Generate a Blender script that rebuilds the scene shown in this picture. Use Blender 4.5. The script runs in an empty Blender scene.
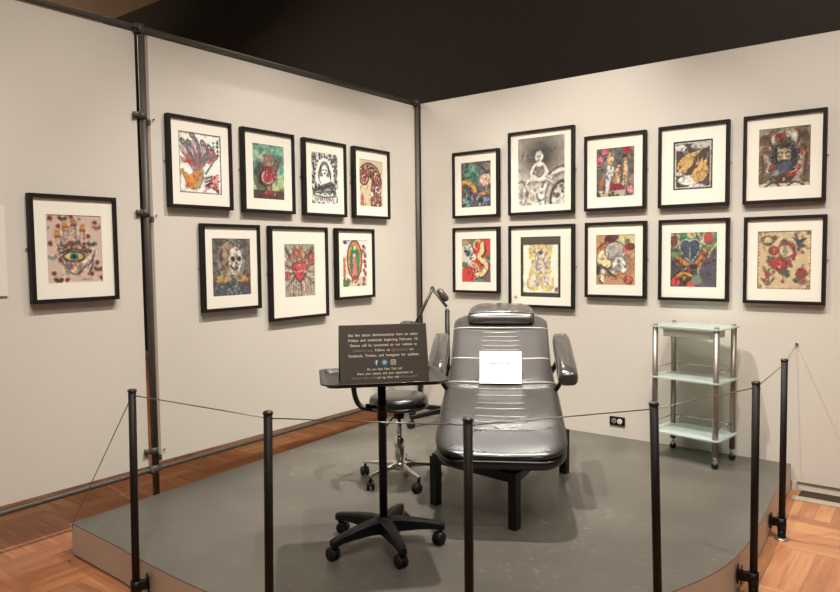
import bpy, bmesh, math, random
import numpy as np
from mathutils import Vector, Matrix
PI = math.pi
scn = bpy.context.scene
COL = scn.collection
PLAT = 0.153                      # platform height

# ---------------------------------------------------------------- materials
def lin(c):
    return tuple(((x/255.0)/12.92 if x/255.0 <= .04045 else (((x/255.0)+.055)/1.055)**2.4) for x in c)
def mat(name, rgb, rough=.5, metal=0., spec=.5, bump=0., bscale=40., vary=0., vscale=6., coat=0., stretch=None):
    m = bpy.data.materials.new(name); m.use_nodes = True
    nt = m.node_tree; b = nt.nodes['Principled BSDF']
    c = lin(rgb) + (1,)
    b.inputs['Base Color'].default_value = c
    b.inputs['Roughness'].default_value = rough
    b.inputs['Metallic'].default_value = metal
    b.inputs['Specular IOR Level'].default_value = spec
    b.inputs['Coat Weight'].default_value = coat
    b.inputs['Coat Roughness'].default_value = .15
    tc = nt.nodes.new('ShaderNodeTexCoord')
    src = tc.outputs['Object']
    if stretch:
        mp = nt.nodes.new('ShaderNodeMapping'); mp.inputs['Scale'].default_value = stretch
        nt.links.new(src, mp.inputs['Vector']); src = mp.outputs['Vector']
    if vary:
        n = nt.nodes.new('ShaderNodeTexNoise'); n.inputs['Scale'].default_value = vscale; n.inputs['Detail'].default_value = 5
        nt.links.new(src, n.inputs['Vector'])
        r = nt.nodes.new('ShaderNodeMapRange')
        r.inputs['From Min'].default_value = .3; r.inputs['From Max'].default_value = .7
        r.inputs['To Min'].default_value = 1-vary; r.inputs['To Max'].default_value = 1+vary
        nt.links.new(n.outputs['Fac'], r.inputs['Value'])
        mx = nt.nodes.new('ShaderNodeVectorMath'); mx.operation = 'SCALE'
        mx.inputs[0].default_value = c[:3]
        nt.links.new(r.outputs['Result'], mx.inputs['Scale'])
        nt.links.new(mx.outputs['Vector'], b.inputs['Base Color'])
    if bump:
        n = nt.nodes.new('ShaderNodeTexNoise'); n.inputs['Scale'].default_value = bscale; n.inputs['Detail'].default_value = 3
        nt.links.new(src, n.inputs['Vector'])
        bp = nt.nodes.new('ShaderNodeBump'); bp.inputs['Strength'].default_value = bump; bp.inputs['Distance'].default_value = .01
        nt.links.new(n.outputs['Fac'], bp.inputs['Height'])
        nt.links.new(bp.outputs['Normal'], b.inputs['Normal'])
    return m

M = {}
M['wall'] = mat('painted wall', (208,200,188), .75, vary=.015, vscale=1.2, bump=.02, bscale=180)
M['dark_wall'] = mat('dark painted wall', (50,42,34), .9, vary=.06, vscale=.8)
M['ceiling'] = mat('brown ceiling', (168,138,110), .9)
M['plat_side'] = mat('platform side board', (205,190,172), .6, vary=.03, vscale=3)
M['black_frame'] = mat('black stained frame wood', (22,13,9), .6, spec=.3, vary=.15, vscale=30)
M['matboard'] = mat('cream mat board', (236,229,214), .85)
M['pipe'] = mat('grey painted pipe', (80,74,68), .5, metal=.2, vary=.08, vscale=12)
M['post'] = mat('bronze black post', (30,22,17), .55, spec=.3)
M['cap'] = mat('dark post cap', (70,60,54), .3, metal=.6)
M['black_metal'] = mat('black satin metal', (9,8,8), .45, spec=.35)
M['black_plastic'] = mat('black moulded plastic', (13,11,10), .5, spec=.35, bump=.04, bscale=200)
M['tray'] = mat('dark enamel tray', (34,31,30), .3, spec=.6)
M['rubber'] = mat('black rubber', (16,15,15), .6)
M['chrome'] = mat('polished chrome', (225,222,215), .14, metal=1.)
M['alu'] = mat('brushed aluminium', (150,140,132), .42, metal=.8)
M['steel'] = mat('steel cable', (150,140,128), .35, metal=.8)
M['vinyl'] = mat('grey black upholstery vinyl', (56,52,49), .25, spec=.65, bump=.10, bscale=9, vary=.05, vscale=5, coat=.12)
M['vinyl_gloss'] = mat('shiny grey black vinyl', (62,58,54), .17, spec=.8, bump=.06, bscale=12, coat=.5)
M['rib'] = mat('light grey ribs and painted seam highlights', (150,143,134), .2, spec=.8, coat=.4)  # pale thread on the ribs; on the pad seams it paints a highlight
M['vinyl_black'] = mat('black vinyl edge', (22,20,20), .28, spec=.6, coat=.4)
M['seat_vinyl'] = mat('black stool vinyl', (30,28,27), .28, spec=.6, coat=.3)
M['sign_board'] = mat('charcoal sign board', (88,79,69), .7)
M['lettering'] = mat('off white lettering', (252,242,228), .7)
M['lettering_dim'] = mat('muted lettering', (176,160,146), .7)
M['blue'] = mat('icon blue', (62,92,170), .6)
M['cyan'] = mat('icon light blue', (92,180,226), .6)
M['paper'] = mat('white paper', (252,252,250), .7)
M['paper_cream'] = mat('cream card', (238,232,212), .7)
M['pale_grey'] = mat('pale grey ink', (150,150,150), .8)
M['drawer'] = mat('milky white plastic', (232,230,218), .4)
M['outlet_face'] = mat('ivory outlet', (232,224,208), .4)
M['outlet_grey'] = mat('grey outlet', (128,120,110), .4)
M['lamp_grey'] = mat('grey lamp arm', (88,84,78), .35, metal=.5)
M['tag'] = mat('white lever tag', (228,222,212), .5)
M['vent'] = mat('dark brown vent', (50,36,26), .6)
M['marble'] = mat('pale stone sill', (168,152,132), .5, vary=.08, vscale=20)
M['strip'] = mat('taupe panel edge', (158,140,126), .5)
M['label'] = mat('white label panel', (222,214,202), .7)

def glass_mat(name, tint, edge, a):
    m = bpy.data.materials.new(name); m.use_nodes = True; nt = m.node_tree; nt.nodes.clear()
    out = nt.nodes.new('ShaderNodeOutputMaterial')
    tr = nt.nodes.new('ShaderNodeBsdfTransparent'); tr.inputs['Color'].default_value = lin(tint)+(1,)
    df = nt.nodes.new('ShaderNodeBsdfDiffuse'); df.inputs['Color'].default_value = lin(edge)+(1,)
    gl = nt.nodes.new('ShaderNodeBsdfGlossy'); gl.inputs['Roughness'].default_value = .06
    m1 = nt.nodes.new('ShaderNodeMixShader'); m1.inputs[0].default_value = a
    nt.links.new(tr.outputs[0], m1.inputs[1]); nt.links.new(df.outputs[0], m1.inputs[2])
    fr = nt.nodes.new('ShaderNodeFresnel'); fr.inputs['IOR'].default_value = 1.45
    m2 = nt.nodes.new('ShaderNodeMixShader'); nt.links.new(fr.outputs[0], m2.inputs[0])
    nt.links.new(m1.outputs[0], m2.inputs[1]); nt.links.new(gl.outputs[0], m2.inputs[2])
    nt.links.new(m2.outputs[0], out.inputs['Surface'])
    return m
M['glass'] = glass_mat('greenish frosted glass', (232,248,240), (236,250,242), .55)

def floor_mat():
    m = bpy.data.materials.new('parquet floor'); m.use_nodes = True; nt = m.node_tree
    b = nt.nodes['Principled BSDF']; N = nt.nodes.new; L = nt.links.new
    tc = N('ShaderNodeTexCoord'); sep = N('ShaderNodeSeparateXYZ'); L(tc.outputs['Object'], sep.inputs[0])
    def math_(op, a, b_=None):
        n = N('ShaderNodeMath'); n.operation = op
        for i, v in enumerate((a, b_)):
            if v is None: continue
            if isinstance(v, (int, float)): n.inputs[i].default_value = v
            else: L(v, n.inputs[i])
        return n.outputs[0]
    S = .46; K = 6
    X = math_('DIVIDE', sep.outputs[0], S); Y = math_('DIVIDE', sep.outputs[1], S)
    fx = math_('FLOOR', X); fy = math_('FLOOR', Y)
    par = math_('FLOORED_MODULO', math_('ADD', fx, fy), 2)
    u = math_('FRACT', X); v = math_('FRACT', Y)
    inv = math_('SUBTRACT', 1, par)
    t = math_('ADD', math_('MULTIPLY', u, par), math_('MULTIPLY', v, inv))        # across the planks
    s = math_('ADD', math_('MULTIPLY', v, par), math_('MULTIPLY', u, inv))        # along
    tk = math_('MULTIPLY', t, K); pl = math_('FLOOR', tk); edge = math_('FRACT', tk)
    idv = N('ShaderNodeCombineXYZ'); L(fx, idv.inputs[0]); L(fy, idv.inputs[1]); L(pl, idv.inputs[2])
    wn = N('ShaderNodeTexWhiteNoise'); wn.noise_dimensions = '3D'; L(idv.outputs[0], wn.inputs['Vector'])
    bl = N('ShaderNodeCombineXYZ'); L(fx, bl.inputs[0]); L(fy, bl.inputs[1])
    wb = N('ShaderNodeTexWhiteNoise'); wb.noise_dimensions = '3D'; L(bl.outputs[0], wb.inputs['Vector'])
    gv = N('ShaderNodeCombineXYZ'); L(math_('MULTIPLY', t, 22), gv.inputs[0]); L(math_('MULTIPLY', s, 1.6), gv.inputs[1]); L(math_('MULTIPLY', wn.outputs['Value'], 37), gv.inputs[2])
    gn = N('ShaderNodeTexNoise'); gn.inputs['Scale'].default_value = 1.; gn.inputs['Detail'].default_value = 5; L(gv.outputs[0], gn.inputs['Vector'])
    fac = math_('ADD', math_('ADD', math_('MULTIPLY', wn.outputs['Value'], .28), math_('MULTIPLY', wb.outputs['Value'], .14)), math_('MULTIPLY', gn.outputs['Fac'], .72))
    cr = N('ShaderNodeValToRGB'); L(fac, cr.inputs[0])
    cr.color_ramp.elements[0].position = .15; cr.color_ramp.elements[0].color = lin((122,78,54))+(1,)
    cr.color_ramp.elements[1].position = .95; cr.color_ramp.elements[1].color = lin((198,148,100))+(1,)
    e = cr.color_ramp.elements.new(.55); e.color = lin((166,108,72))+(1,)
    gap = math_('MINIMUM', math_('MINIMUM', edge, math_('SUBTRACT', 1, edge)), math_('MULTIPLY', math_('MINIMUM', s, math_('SUBTRACT', 1, s)), K))
    g = N('ShaderNodeMapRange'); L(gap, g.inputs['Value']); g.inputs['From Min'].default_value = 0; g.inputs['From Max'].default_value = .05
    g.inputs['To Min'].default_value = .72; g.inputs['To Max'].default_value = 1
    sc = N('ShaderNodeVectorMath'); sc.operation = 'SCALE'; L(cr.outputs[0], sc.inputs[0]); L(g.outputs[0], sc.inputs['Scale'])
    L(sc.outputs[0], b.inputs['Base Color'])
    n2 = N('ShaderNodeTexNoise'); n2.inputs['Scale'].default_value = 3; n2.inputs['Detail'].default_value = 6; L(tc.outputs['Object'], n2.inputs['Vector'])
    rr = N('ShaderNodeMapRange'); L(n2.outputs['Fac'], rr.inputs['Value']); rr.inputs['To Min'].default_value = .22; rr.inputs['To Max'].default_value = .42
    L(rr.outputs[0], b.inputs['Roughness'])
    return m
M['floor'] = floor_mat()

def stage_mat():
    m = mat('scuffed charcoal vinyl flooring', (96,91,83), .42, spec=.4)
    nt = m.node_tree; b = nt.nodes['Principled BSDF']; N = nt.nodes.new; L = nt.links.new
    tc = N('ShaderNodeTexCoord')
    n1 = N('ShaderNodeTexNoise'); n1.inputs['Scale'].default_value = 2.2; n1.inputs['Detail'].default_value = 6; L(tc.outputs['Object'], n1.inputs['Vector'])
    mp = N('ShaderNodeMapping'); mp.inputs['Scale'].default_value = (12, 22, 1); mp.inputs['Rotation'].default_value = (0,0,.55); L(tc.outputs['Object'], mp.inputs['Vector'])
    n2 = N('ShaderNodeTexNoise'); n2.inputs['Scale'].default_value = 1.6; n2.inputs['Detail'].default_value = 8; n2.inputs['Roughness'].default_value = .7; L(mp.outputs[0], n2.inputs['Vector'])
    r2 = N('ShaderNodeMapRange'); r2.inputs['From Min'].default_value = .57; r2.inputs['From Max'].default_value = .72; L(n2.outputs['Fac'], r2.inputs['Value'])
    r1 = N('ShaderNodeMapRange'); r1.inputs['From Min'].default_value = .3; r1.inputs['From Max'].default_value = .7; L(n1.outputs['Fac'], r1.inputs['Value'])
    c1 = N('ShaderNodeMix'); c1.data_type = 'RGBA'; L(r1.outputs[0], c1.inputs['Factor'])
    c1.inputs['A'].default_value = lin((84,80,73))+(1,); c1.inputs['B'].default_value = lin((100,95,86))+(1,)
    c2 = N('ShaderNodeMix'); c2.data_type = 'RGBA'
    mk = N('ShaderNodeMapRange'); mk.inputs['From Min'].default_value = .45; mk.inputs['From Max'].default_value = .65; mk.inputs['To Max'].default_value = .7; L(n1.outputs['Fac'], mk.inputs['Value'])
    mu = N('ShaderNodeMath'); mu.operation = 'MULTIPLY'; L(mk.outputs[0], mu.inputs[1]); L(r2.outputs[0], mu.inputs[0]); L(mu.outputs[0], c2.inputs['Factor'])
    L(c1.outputs['Result'], c2.inputs['A']); c2.inputs['B'].default_value = lin((160,152,138))+(1,)
    L(c2.outputs['Result'], b.inputs['Base Color'])
    rr = N('ShaderNodeMapRange'); L(n1.outputs['Fac'], rr.inputs['Value']); rr.inputs['To Min'].default_value = .3; rr.inputs['To Max'].default_value = .5
    L(rr.outputs[0], b.inputs['Roughness'])
    return m
M['stage'] = stage_mat()

def art_mat():
    m = bpy.data.materials.new('printed ink on paper'); m.use_nodes = True; nt = m.node_tree
    b = nt.nodes['Principled BSDF']; a = nt.nodes.new('ShaderNodeVertexColor'); a.layer_name = 'ink'
    nt.links.new(a.outputs['Color'], b.inputs['Base Color']); b.inputs['Roughness'].default_value = .75
    return m
M['ink'] = art_mat()

# ---------------------------------------------------------------- geometry helpers
class MB:
    """collects shapes in one bmesh"""
    def __init__(s): s.bm = bmesh.new(); s.mats = []
    def _mi(s, m):
        if m is None: return 0
        if m not in s.mats: s.mats.append(m)
        return s.mats.index(m)
    def face(s, vs, m=None, smooth=False):
        try: f = s.bm.faces.new(vs)
        except ValueError: return
        f.material_index = s._mi(m); f.smooth = smooth
    def box(s, lo, hi, m=None, mx=None, bev=0):
        x0,y0,z0 = lo; x1,y1,z1 = hi
        if bev:
            b2 = min(bev, abs(x1-x0)*.45, abs(y1-y0)*.45, abs(z1-z0)*.45)
            t = bmesh.new(); bmesh.ops.create_cube(t, size=1)
            for v in t.verts: v.co = Vector(((x0+x1)/2+v.co.x*(x1-x0), (y0+y1)/2+v.co.y*(y1-y0), (z0+z1)/2+v.co.z*(z1-z0)))
            bmesh.ops.bevel(t, geom=t.edges[:], offset=b2, segments=2, affect='EDGES', profile=.6)
            mp = {}
            for v in t.verts: mp[v] = s.bm.verts.new(mx @ v.co if mx else v.co)
            for f in t.faces: s.face([mp[v] for v in f.verts], m, False)
            t.free(); return s
        P = [(x0,y0,z0),(x1,y0,z0),(x1,y1,z0),(x0,y1,z0),(x0,y0,z1),(x1,y0,z1),(x1,y1,z1),(x0,y1,z1)]
        V = [s.bm.verts.new(mx @ Vector(p) if mx else p) for p in P]
        for q in ((0,3,2,1),(4,5,6,7),(0,1,5,4),(1,2,6,5),(2,3,7,6),(3,0,4,7)): s.face([V[i] for i in q], m)
        return s
    def loft(s, rings, m=None, cap=True, smooth=True, closed=False):
        R = [[s.bm.verts.new(p) for p in r] for r in rings]; n = len(R[0])
        rng = range(len(R)) if closed else range(len(R)-1)
        for i in rng:
            a = R[i]; b = R[(i+1) % len(R)]
            for j in range(n): s.face([a[j], a[(j+1)%n], b[(j+1)%n], b[j]], m, smooth)
        if cap and not closed: s.face(R[0][::-1], m); s.face(R[-1], m)
        return s
    def tube(s, pts, r, m=None, n=12, cap=True, closed=False):
        pts = [Vector(p) for p in pts]; rs = r if isinstance(r, (list, tuple)) else [r]*len(pts)
        rings = []; up = None
        for i, p in enumerate(pts):
            if closed: d = pts[(i+1)%len(pts)]-pts[i-1]
            elif i == 0: d = pts[1]-p
            elif i == len(pts)-1: d = p-pts[-2]
            else: d = (pts[i+1]-p).normalized()+(p-pts[i-1]).normalized()
            d.normalize()
            if up is None: up = Vector((0,0,1)) if abs(d.z) < .9 else Vector((1,0,0))
            a = d.cross(up).normalized(); b = a.cross(d).normalized(); up = b
            rings.append([p + (a*math.cos(2*PI*k/n)+b*math.sin(2*PI*k/n))*rs[i] for k in range(n)])
        return s.loft(rings, m, cap, True, closed)
    def lathe(s, prof, c=(0,0,0), m=None, n=28, mx=None):
        rings = []
        for r, z in prof:
            ring = [Vector((c[0]+r*math.cos(2*PI*k/n), c[1]+r*math.sin(2*PI*k/n), c[2]+z)) for k in range(n)]
            if mx: ring = [mx @ p for p in ring]
            rings.append(ring)
        return s.loft(rings, m, True, True)
    def prism(s, outline, z0, z1, m=None, mtop=None):
        A = [s.bm.verts.new((x,y,z0)) for x,y in outline]; B = [s.bm.verts.new((x,y,z1)) for x,y in outline]
        n = len(A)
        for i in range(n): s.face([A[i],A[(i+1)%n],B[(i+1)%n],B[i]], m)
        s.face(A[::-1], m); s.face(B, mtop or m)
        return s
    def build(s, name, m, parent=None, fix=True):
        if fix: bmesh.ops.recalc_face_normals(s.bm, faces=s.bm.faces[:])
        me = bpy.data.meshes.new(name)
        s.bm.to_mesh(me); s.bm.free()
        if s.mats:
            for k in s.mats: me.materials.append(M[k] if isinstance(k, str) else k)
            if m and m not in s.mats: pass
        else: me.materials.append(M[m] if isinstance(m, str) else m)
        o = bpy.data.objects.new(name, me); COL.objects.link(o)
        if parent: o.parent = parent
        return o

def thing(name, label, cat, loc=(0,0,0), rz=0, group=None):
    o = bpy.data.objects.new(name, None); COL.objects.link(o); o.empty_display_size = .05
    o.location = loc; o.rotation_euler = (0,0,rz); o['label'] = label; o['category'] = cat
    if group: o['group'] = group
    return o
def tag(o, label, cat, group=None):
    o['label'] = label; o['category'] = cat
    if group: o['group'] = group
    return o
def struct(o): o['kind'] = 'structure'; return o
def dup(o, parent=None):
    c = o.copy(); COL.objects.link(c)
    if parent: c.parent = parent
    for ch in list(o.children): dup(ch, c)
    return c

# ---------------------------------------------------------------- the setting
WT = 2.60
b = MB(); b.box((-5.5,-6,-.05),(6.5,3.2,0)); struct(b.build('floor', 'floor'))
b = MB(); b.box((-9,1.25,0),(9,1.4,5.0)); struct(b.build('wall_back', 'dark_wall'))
b = MB(); b.box((-14,-7,5.0),(7,1.4,5.1)); struct(b.build('ceiling', 'ceiling'))
# left wall panels hang off the floor, either side of the pipe column
b = MB(); b.box((-.05,-6,.262),(-.004,-2.436,2.585)); struct(b.build('wall_left_front', 'wall'))
b = MB(); b.box((-.05,-2.366,.272),(-.004,-.01,2.585)); struct(b.build('wall_left_rear', 'wall'))
# right wall stands to the floor on a recessed foot
b = MB(); b.box((.035,0,.05),(5.6,.06,2.6)); struct(b.build('wall_right', 'wall'))
b = MB(); b.box((.035,.012,0),(5.6,.055,.0499)); struct(b.build('baseboard_right', 'wall'))
b = MB(); b.box((2.742,-.012,0),(2.765,.011,.05)); struct(b.build('trim_1', 'wall'))
b = MB(); b.box((2.79,-.125,.0),(5.6,.0,.004)); struct(b.build('trim_2', 'vent'))
b = MB(); b.box((2.765,-.20,.0),(5.6,-.13,.007)); struct(b.build('trim_3', 'marble'))

# pipe frame carrying the left wall
fr = thing('wall_support_frame', 'grey metal pipe frame with clamps holding up the left wall panels', 'pipe frame', (.0,-2.41,0))
W = Vector((.0,-2.41,0))
def L(p): return tuple(Vector(p)-W)
MB().tube([L((.008,-2.405,0)),L((.008,-2.405,2.60))],.0185,n=20).build('post','pipe',fr)
MB().tube([L((.012,-.018,0)),L((.012,-.018,2.60))],.0165,n=16).build('post','pipe',fr)
MB().tube([L((.0,-6,2.607)),L((.0,0,2.607))],.0165,n=16).build('top_rail','pipe',fr)
MB().tube([L((.012,-6,.205)),L((.012,-2.41,.243)),L((.012,0,.262))],.0135,n=14).build('bottom_rail','pipe',fr)
bb = MB(); bb.box(L((-.03,-2.392,.27)),L((.006,-2.366,2.585))); bb.build('edge_strip','strip',fr)
for y, z, s_ in ((-2.412,2.603,.78),(-.018,2.603,.78),(-2.412,.243,.75)):
    c = MB(); c.tube([L((.008,y,z-.03*s_)),L((.008,y,z+.03*s_))],.031*s_,n=18)
    c.tube([L((.008,y-.045*s_,z)),L((.008,y+.045*s_,z))],.028*s_,n=16)
    c.tube([L((.008,y-.03,z+.0)),L((.05,y-.03,z+.0))],.008,n=8)
    c.build('pipe_joint','pipe',fr)
for z in (2.151,1.638,.346):
    c = MB(); c.tube([L((.008,-2.413,z-.018)),L((.008,-2.413,z+.018))],.0235,n=18)
    c.box(L((0,-2.458,z-.008)),L((.018,-2.40,z+.009)),bev=.004)
    c.tube([L((.010,-2.458,z-.012)),L((.010,-2.458,z+.014))],.010,n=12)
    c.box(L((.0,-2.40,z-.052)),L((.046,-2.385,z-.02)),bev=.004)
    c.build('panel_clamp','pipe',fr)
    k = MB(); k.tube([L((-.004,-2.345,z-.01)),L((.010,-2.345,z-.01))],.0045,n=10); k.build('panel_bolt','chrome',fr)

# ---------------------------------------------------------------- platform
def catmull(P, k=8):
    out = []
    for i in range(len(P)-1):
        p0 = Vector(P[max(i-1,0)]); p1 = Vector(P[i]); p2 = Vector(P[i+1]); p3 = Vector(P[min(i+2,len(P)-1)])
        for j in range(k):
            t = j/k
            out.append(.5*((2*p1)+(-p0+p2)*t+(2*p0-5*p1+4*p2-p3)*t*t+(-p0+3*p1-3*p2+p3)*t**3))
    out.append(Vector(P[-1])); return out
edge = [(.64,-2.968,0),(.83,-2.980,0),(1.15,-2.988,0),(1.42,-2.970,0),(1.68,-2.905,0),(2.17,-2.66,0),(2.42,-2.42,0),(2.6,-2.115,0),(2.70,-1.88,0),(2.765,-1.65,0),(2.79,-1.377,0),(2.778,-.965,0),(2.745,-.373,0),(2.735,-.03,0)]
cv = [(p.x,p.y) for p in catmull(edge)]
outline = [(.184,-2.955)] + cv + [(2.735,-.016),(.04,-.016),(.04,-.5)]
pf = thing('platform', 'low charcoal display platform with pale sides and one rounded corner', 'platform', (1.4,-1.5,0))
T = [(x-1.4,y+1.5) for x,y in outline]
MB().prism(T,.007,PLAT-.004).build('side_board','plat_side',pf)
MB().prism([(x*.975,y*.975) for x,y in T],0,.007).build('plinth','rubber',pf)
MB().prism(T,PLAT-.004,PLAT,'stage').build('platform_top','stage',pf)

# ---------------------------------------------------------------- barrier
posts = [(.886,-3.030),(1.637,-2.979),(2.242,-2.679),(2.643,-2.121),(2.844,-1.517),(2.826,-.819)]
shift = [-.014,-.015,0,.025,.004,.003]              # each post leans a little under the cable's pull
dirs = []
for x,y in posts:                       # nearest point of the platform edge
    d = min(((Vector((px,py))-Vector((x,y))) for px,py in
             [(.2+.05*i,-2.96) for i in range(9)]+cv), key=lambda v: v.length)
    dirs.append(d)
plabels = ['black barrier post nearest the left wall, its bracket clamped on the straight platform side',
           'black barrier post in front of the empty grey floor, second from the left wall',
           'black barrier post standing right in front of the reclining chair',
           'black barrier post on the curved platform edge, in front of the glass cart\'s left side',
           'black barrier post on the curve with its bracket showing, right of the glass cart',
           'black barrier post nearest the right wall, its round foot on the parquet']
p0 = None
for (x,y), d, lb, sh in zip(posts, dirs, plabels, shift):
    rz = math.atan2(d.y, d.x)
    x0_, y0_ = x+sh*.79, y+sh*.607
    lean_ = Matrix.Rotation(-sh/.87,4,Vector((-.607,.79,0))) @ Matrix.Rotation(rz,4,'Z')
    if p0 is None:
        t = thing('barrier_post', lb, 'barrier post', (x,y,0), rz, 'posts of the cable barrier'); p0 = t
        MB().tube([(0,0,.004),(0,0,.874)],.0150,n=20).build('pole','post',t)
        MB().lathe([(.0160,.868),(.0175,.870),(.0175,.877),(.013,.8805),(.003,.881)],n=20).build('cap','cap',t)
        MB().lathe([(.034,0),(.034,.004),(.026,.007),(.020,.009)],n=26).build('foot_disc','alu',t)
        c = MB(); c.tube([(0,0,.048),(0,0,.104)],.0205,n=20); c.tube([(0,0,.010),(0,0,.046)],.0185,n=20)
        c.build('clamp_collar','black_metal',t)
    else:
        t = dup(p0); t['label'] = lb
    t.matrix_world = Matrix.Translation((x0_,y0_,0)) @ lean_
    dl = max(.030, d.length-.002)
    c = MB(); c.box((.008,-.015,.062),(dl-.004,.015,.098),bev=.004); c.box((dl-.006,-.024,.05),(dl,.024,.115),bev=.002); c.build('side_bracket','black_metal',t)
c = MB()
pts = [(.192,-2.957,.146)]+[(x,y,.856) for x,y in posts]+[(2.75,-.012,.857)]
for a_, b_ in zip(pts[:-1], pts[1:]): c.tube([a_, b_], .0022, n=6)
o = c.build('barrier_cable','steel'); tag(o,'thin steel cable strung through all the black barrier posts to the right wall','cable')
fs = []
for p, dd in (((.192,-2.9575,.146),(0,1,0)),((2.75,-.001,.857),(0,1,0))):
    q = MB(); P = Vector(p); q.tube([P-Vector(dd)*.011, P],.008,n=10); f = q.build('end_fitting','chrome',o)

# ---------------------------------------------------------------- framed prints
rng = np.random.RandomState(3)
class Cv:
    def __init__(s, w, h, bg, nx=60):
        s.nx = nx; s.ny = max(8, int(nx*h/w)); s.asp = h/w
        s.u, s.v = np.meshgrid((np.arange(s.nx)+.5)/s.nx, (np.arange(s.ny)+.5)/s.ny)
        s.c = np.empty((s.ny, s.nx, 3)); s.c[:] = bg
    def put(s, m, col, a=1.):
        m = np.clip(m, 0, 1)[..., None]*a; s.c = s.c*(1-m)+np.array(col, float)*m; return s
    def soft(s, d, k=1.): return np.clip(.5-d*s.nx/k, 0, 1)
    def el(s, cx, cy, rx, ry, col, rot=0, a=1.):
        x = s.u-cx; y = (s.v-cy)*s.asp; c_, s_ = math.cos(rot), math.sin(rot)
        X = x*c_+y*s_; Y = -x*s_+y*c_; ry = ry*s.asp
        r = np.sqrt((X/rx)**2+(Y/ry)**2); return s.put(s.soft((r-1)*min(rx,ry)), col, a)
    def ring(s, cx, cy, rx, ry, w, col, a=1., rot=0):
        x = s.u-cx; y = (s.v-cy)*s.asp; c_, s_ = math.cos(rot), math.sin(rot)
        X = x*c_+y*s_; Y = -x*s_+y*c_; ry = ry*s.asp
        r = np.sqrt((X/rx)**2+(Y/ry)**2); return s.put(s.soft(abs(r-1)*min(rx,ry)-w/2), col, a)
    def line(s, P, w, col, a=1.):
        d = np.full(s.u.shape, 9.)
        for (x0,y0),(x1,y1) in zip(P[:-1], P[1:]):
            y0, y1 = y0*s.asp, y1*s.asp; dx, dy = x1-x0, y1-y0; L2 = dx*dx+dy*dy+1e-9
            t = np.clip(((s.u-x0)*dx+(s.v*s.asp-y0)*dy)/L2, 0, 1)
            d = np.minimum(d, np.hypot(s.u-x0-t*dx, s.v*s.asp-y0-t*dy))
        return s.put(s.soft(d-w/2), col, a)
    def curve(s, P, w, col, a=1.):
        Q = catmull([(x,y,0) for x,y in P], 5); return s.line([(q.x,q.y) for q in Q], w, col, a)
    def poly(s, P, col, a=1.):
        ins = np.zeros(s.u.shape, bool); n = len(P)
        for i in range(n):
            x0,y0 = P[i]; x1,y1 = P[(i+1)%n]
            c_ = ((y0 > s.v) != (y1 > s.v)) & (s.u < (x1-x0)*(s.v-y0)/((y1-y0) or 1e-9)+x0)
            ins ^= c_
        return s.put(ins.astype(float), col, a)
    def rect(s, x0, y0, x1, y1, col, a=1.): return s.poly([(x0,y0),(x1,y0),(x1,y1),(x0,y1)], col, a)
    def noise(s, col, k=6, th=.5, a=.6, seed=0, sh=.12):
        r = np.random.RandomState(seed); f = np.zeros(s.u.shape)
        for o_, am in ((k,1.),(k*2,.5),(k*4,.25)):
            ph = r.rand(4)*6.28; an = r.rand(3)*3.1
            for q in range(3):
                f += am/3*np.sin((s.u*math.cos(an[q])+s.v*s.asp*math.sin(an[q]))*o_*2+ph[q]+1.8*np.sin((s.v*s.asp*math.cos(an[q])-s.u*math.sin(an[q]))*o_+ph[3]+q))
        f = (f+1.2)/2.4
        return s.put(np.clip((f-th)/sh, 0, 1), col, a)
    def blobs(s, n, cols, r0, r1, seed=0, box=(0,0,1,1), a=.9):
        r = np.random.RandomState(seed)
        for i in range(n):
            s.el(box[0]+r.rand()*(box[2]-box[0]), box[1]+r.rand()*(box[3]-box[1]), r0+r.rand()*(r1-r0), (r0+r.rand()*(r1-r0))/s.asp, cols[r.randint(len(cols))], r.rand()*3, a)
        return s
    def rose(s, cx, cy, r, c1, c2, c3=(30,50,40)):
        s.el(cx,cy,r*1.08,r*1.08/s.asp,c3,0,.55); dk = tuple(v*.72 for v in c1)
        for k in range(6): s.el(cx+.62*r*math.cos(k*1.047+cx*9),cy+.62*r*math.sin(k*1.047+cx*9)/s.asp,r*.46,r*.36/s.asp,dk,k*1.047+cx*9+1.5); s.el(cx+.58*r*math.cos(k*1.047+cx*9),cy+.58*r*math.sin(k*1.047+cx*9)/s.asp,r*.38,r*.28/s.asp,c1,k*1.047+cx*9+1.5)
        for k in range(4): s.el(cx+.25*r*math.cos(k*1.6),cy+.25*r*math.sin(k*1.6)/s.asp,r*.3,r*.2/s.asp,c2 if k%2 else c1,k*1.6)
        s.el(cx,cy,r*.14,r*.14/s.asp,dk); return s

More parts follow.
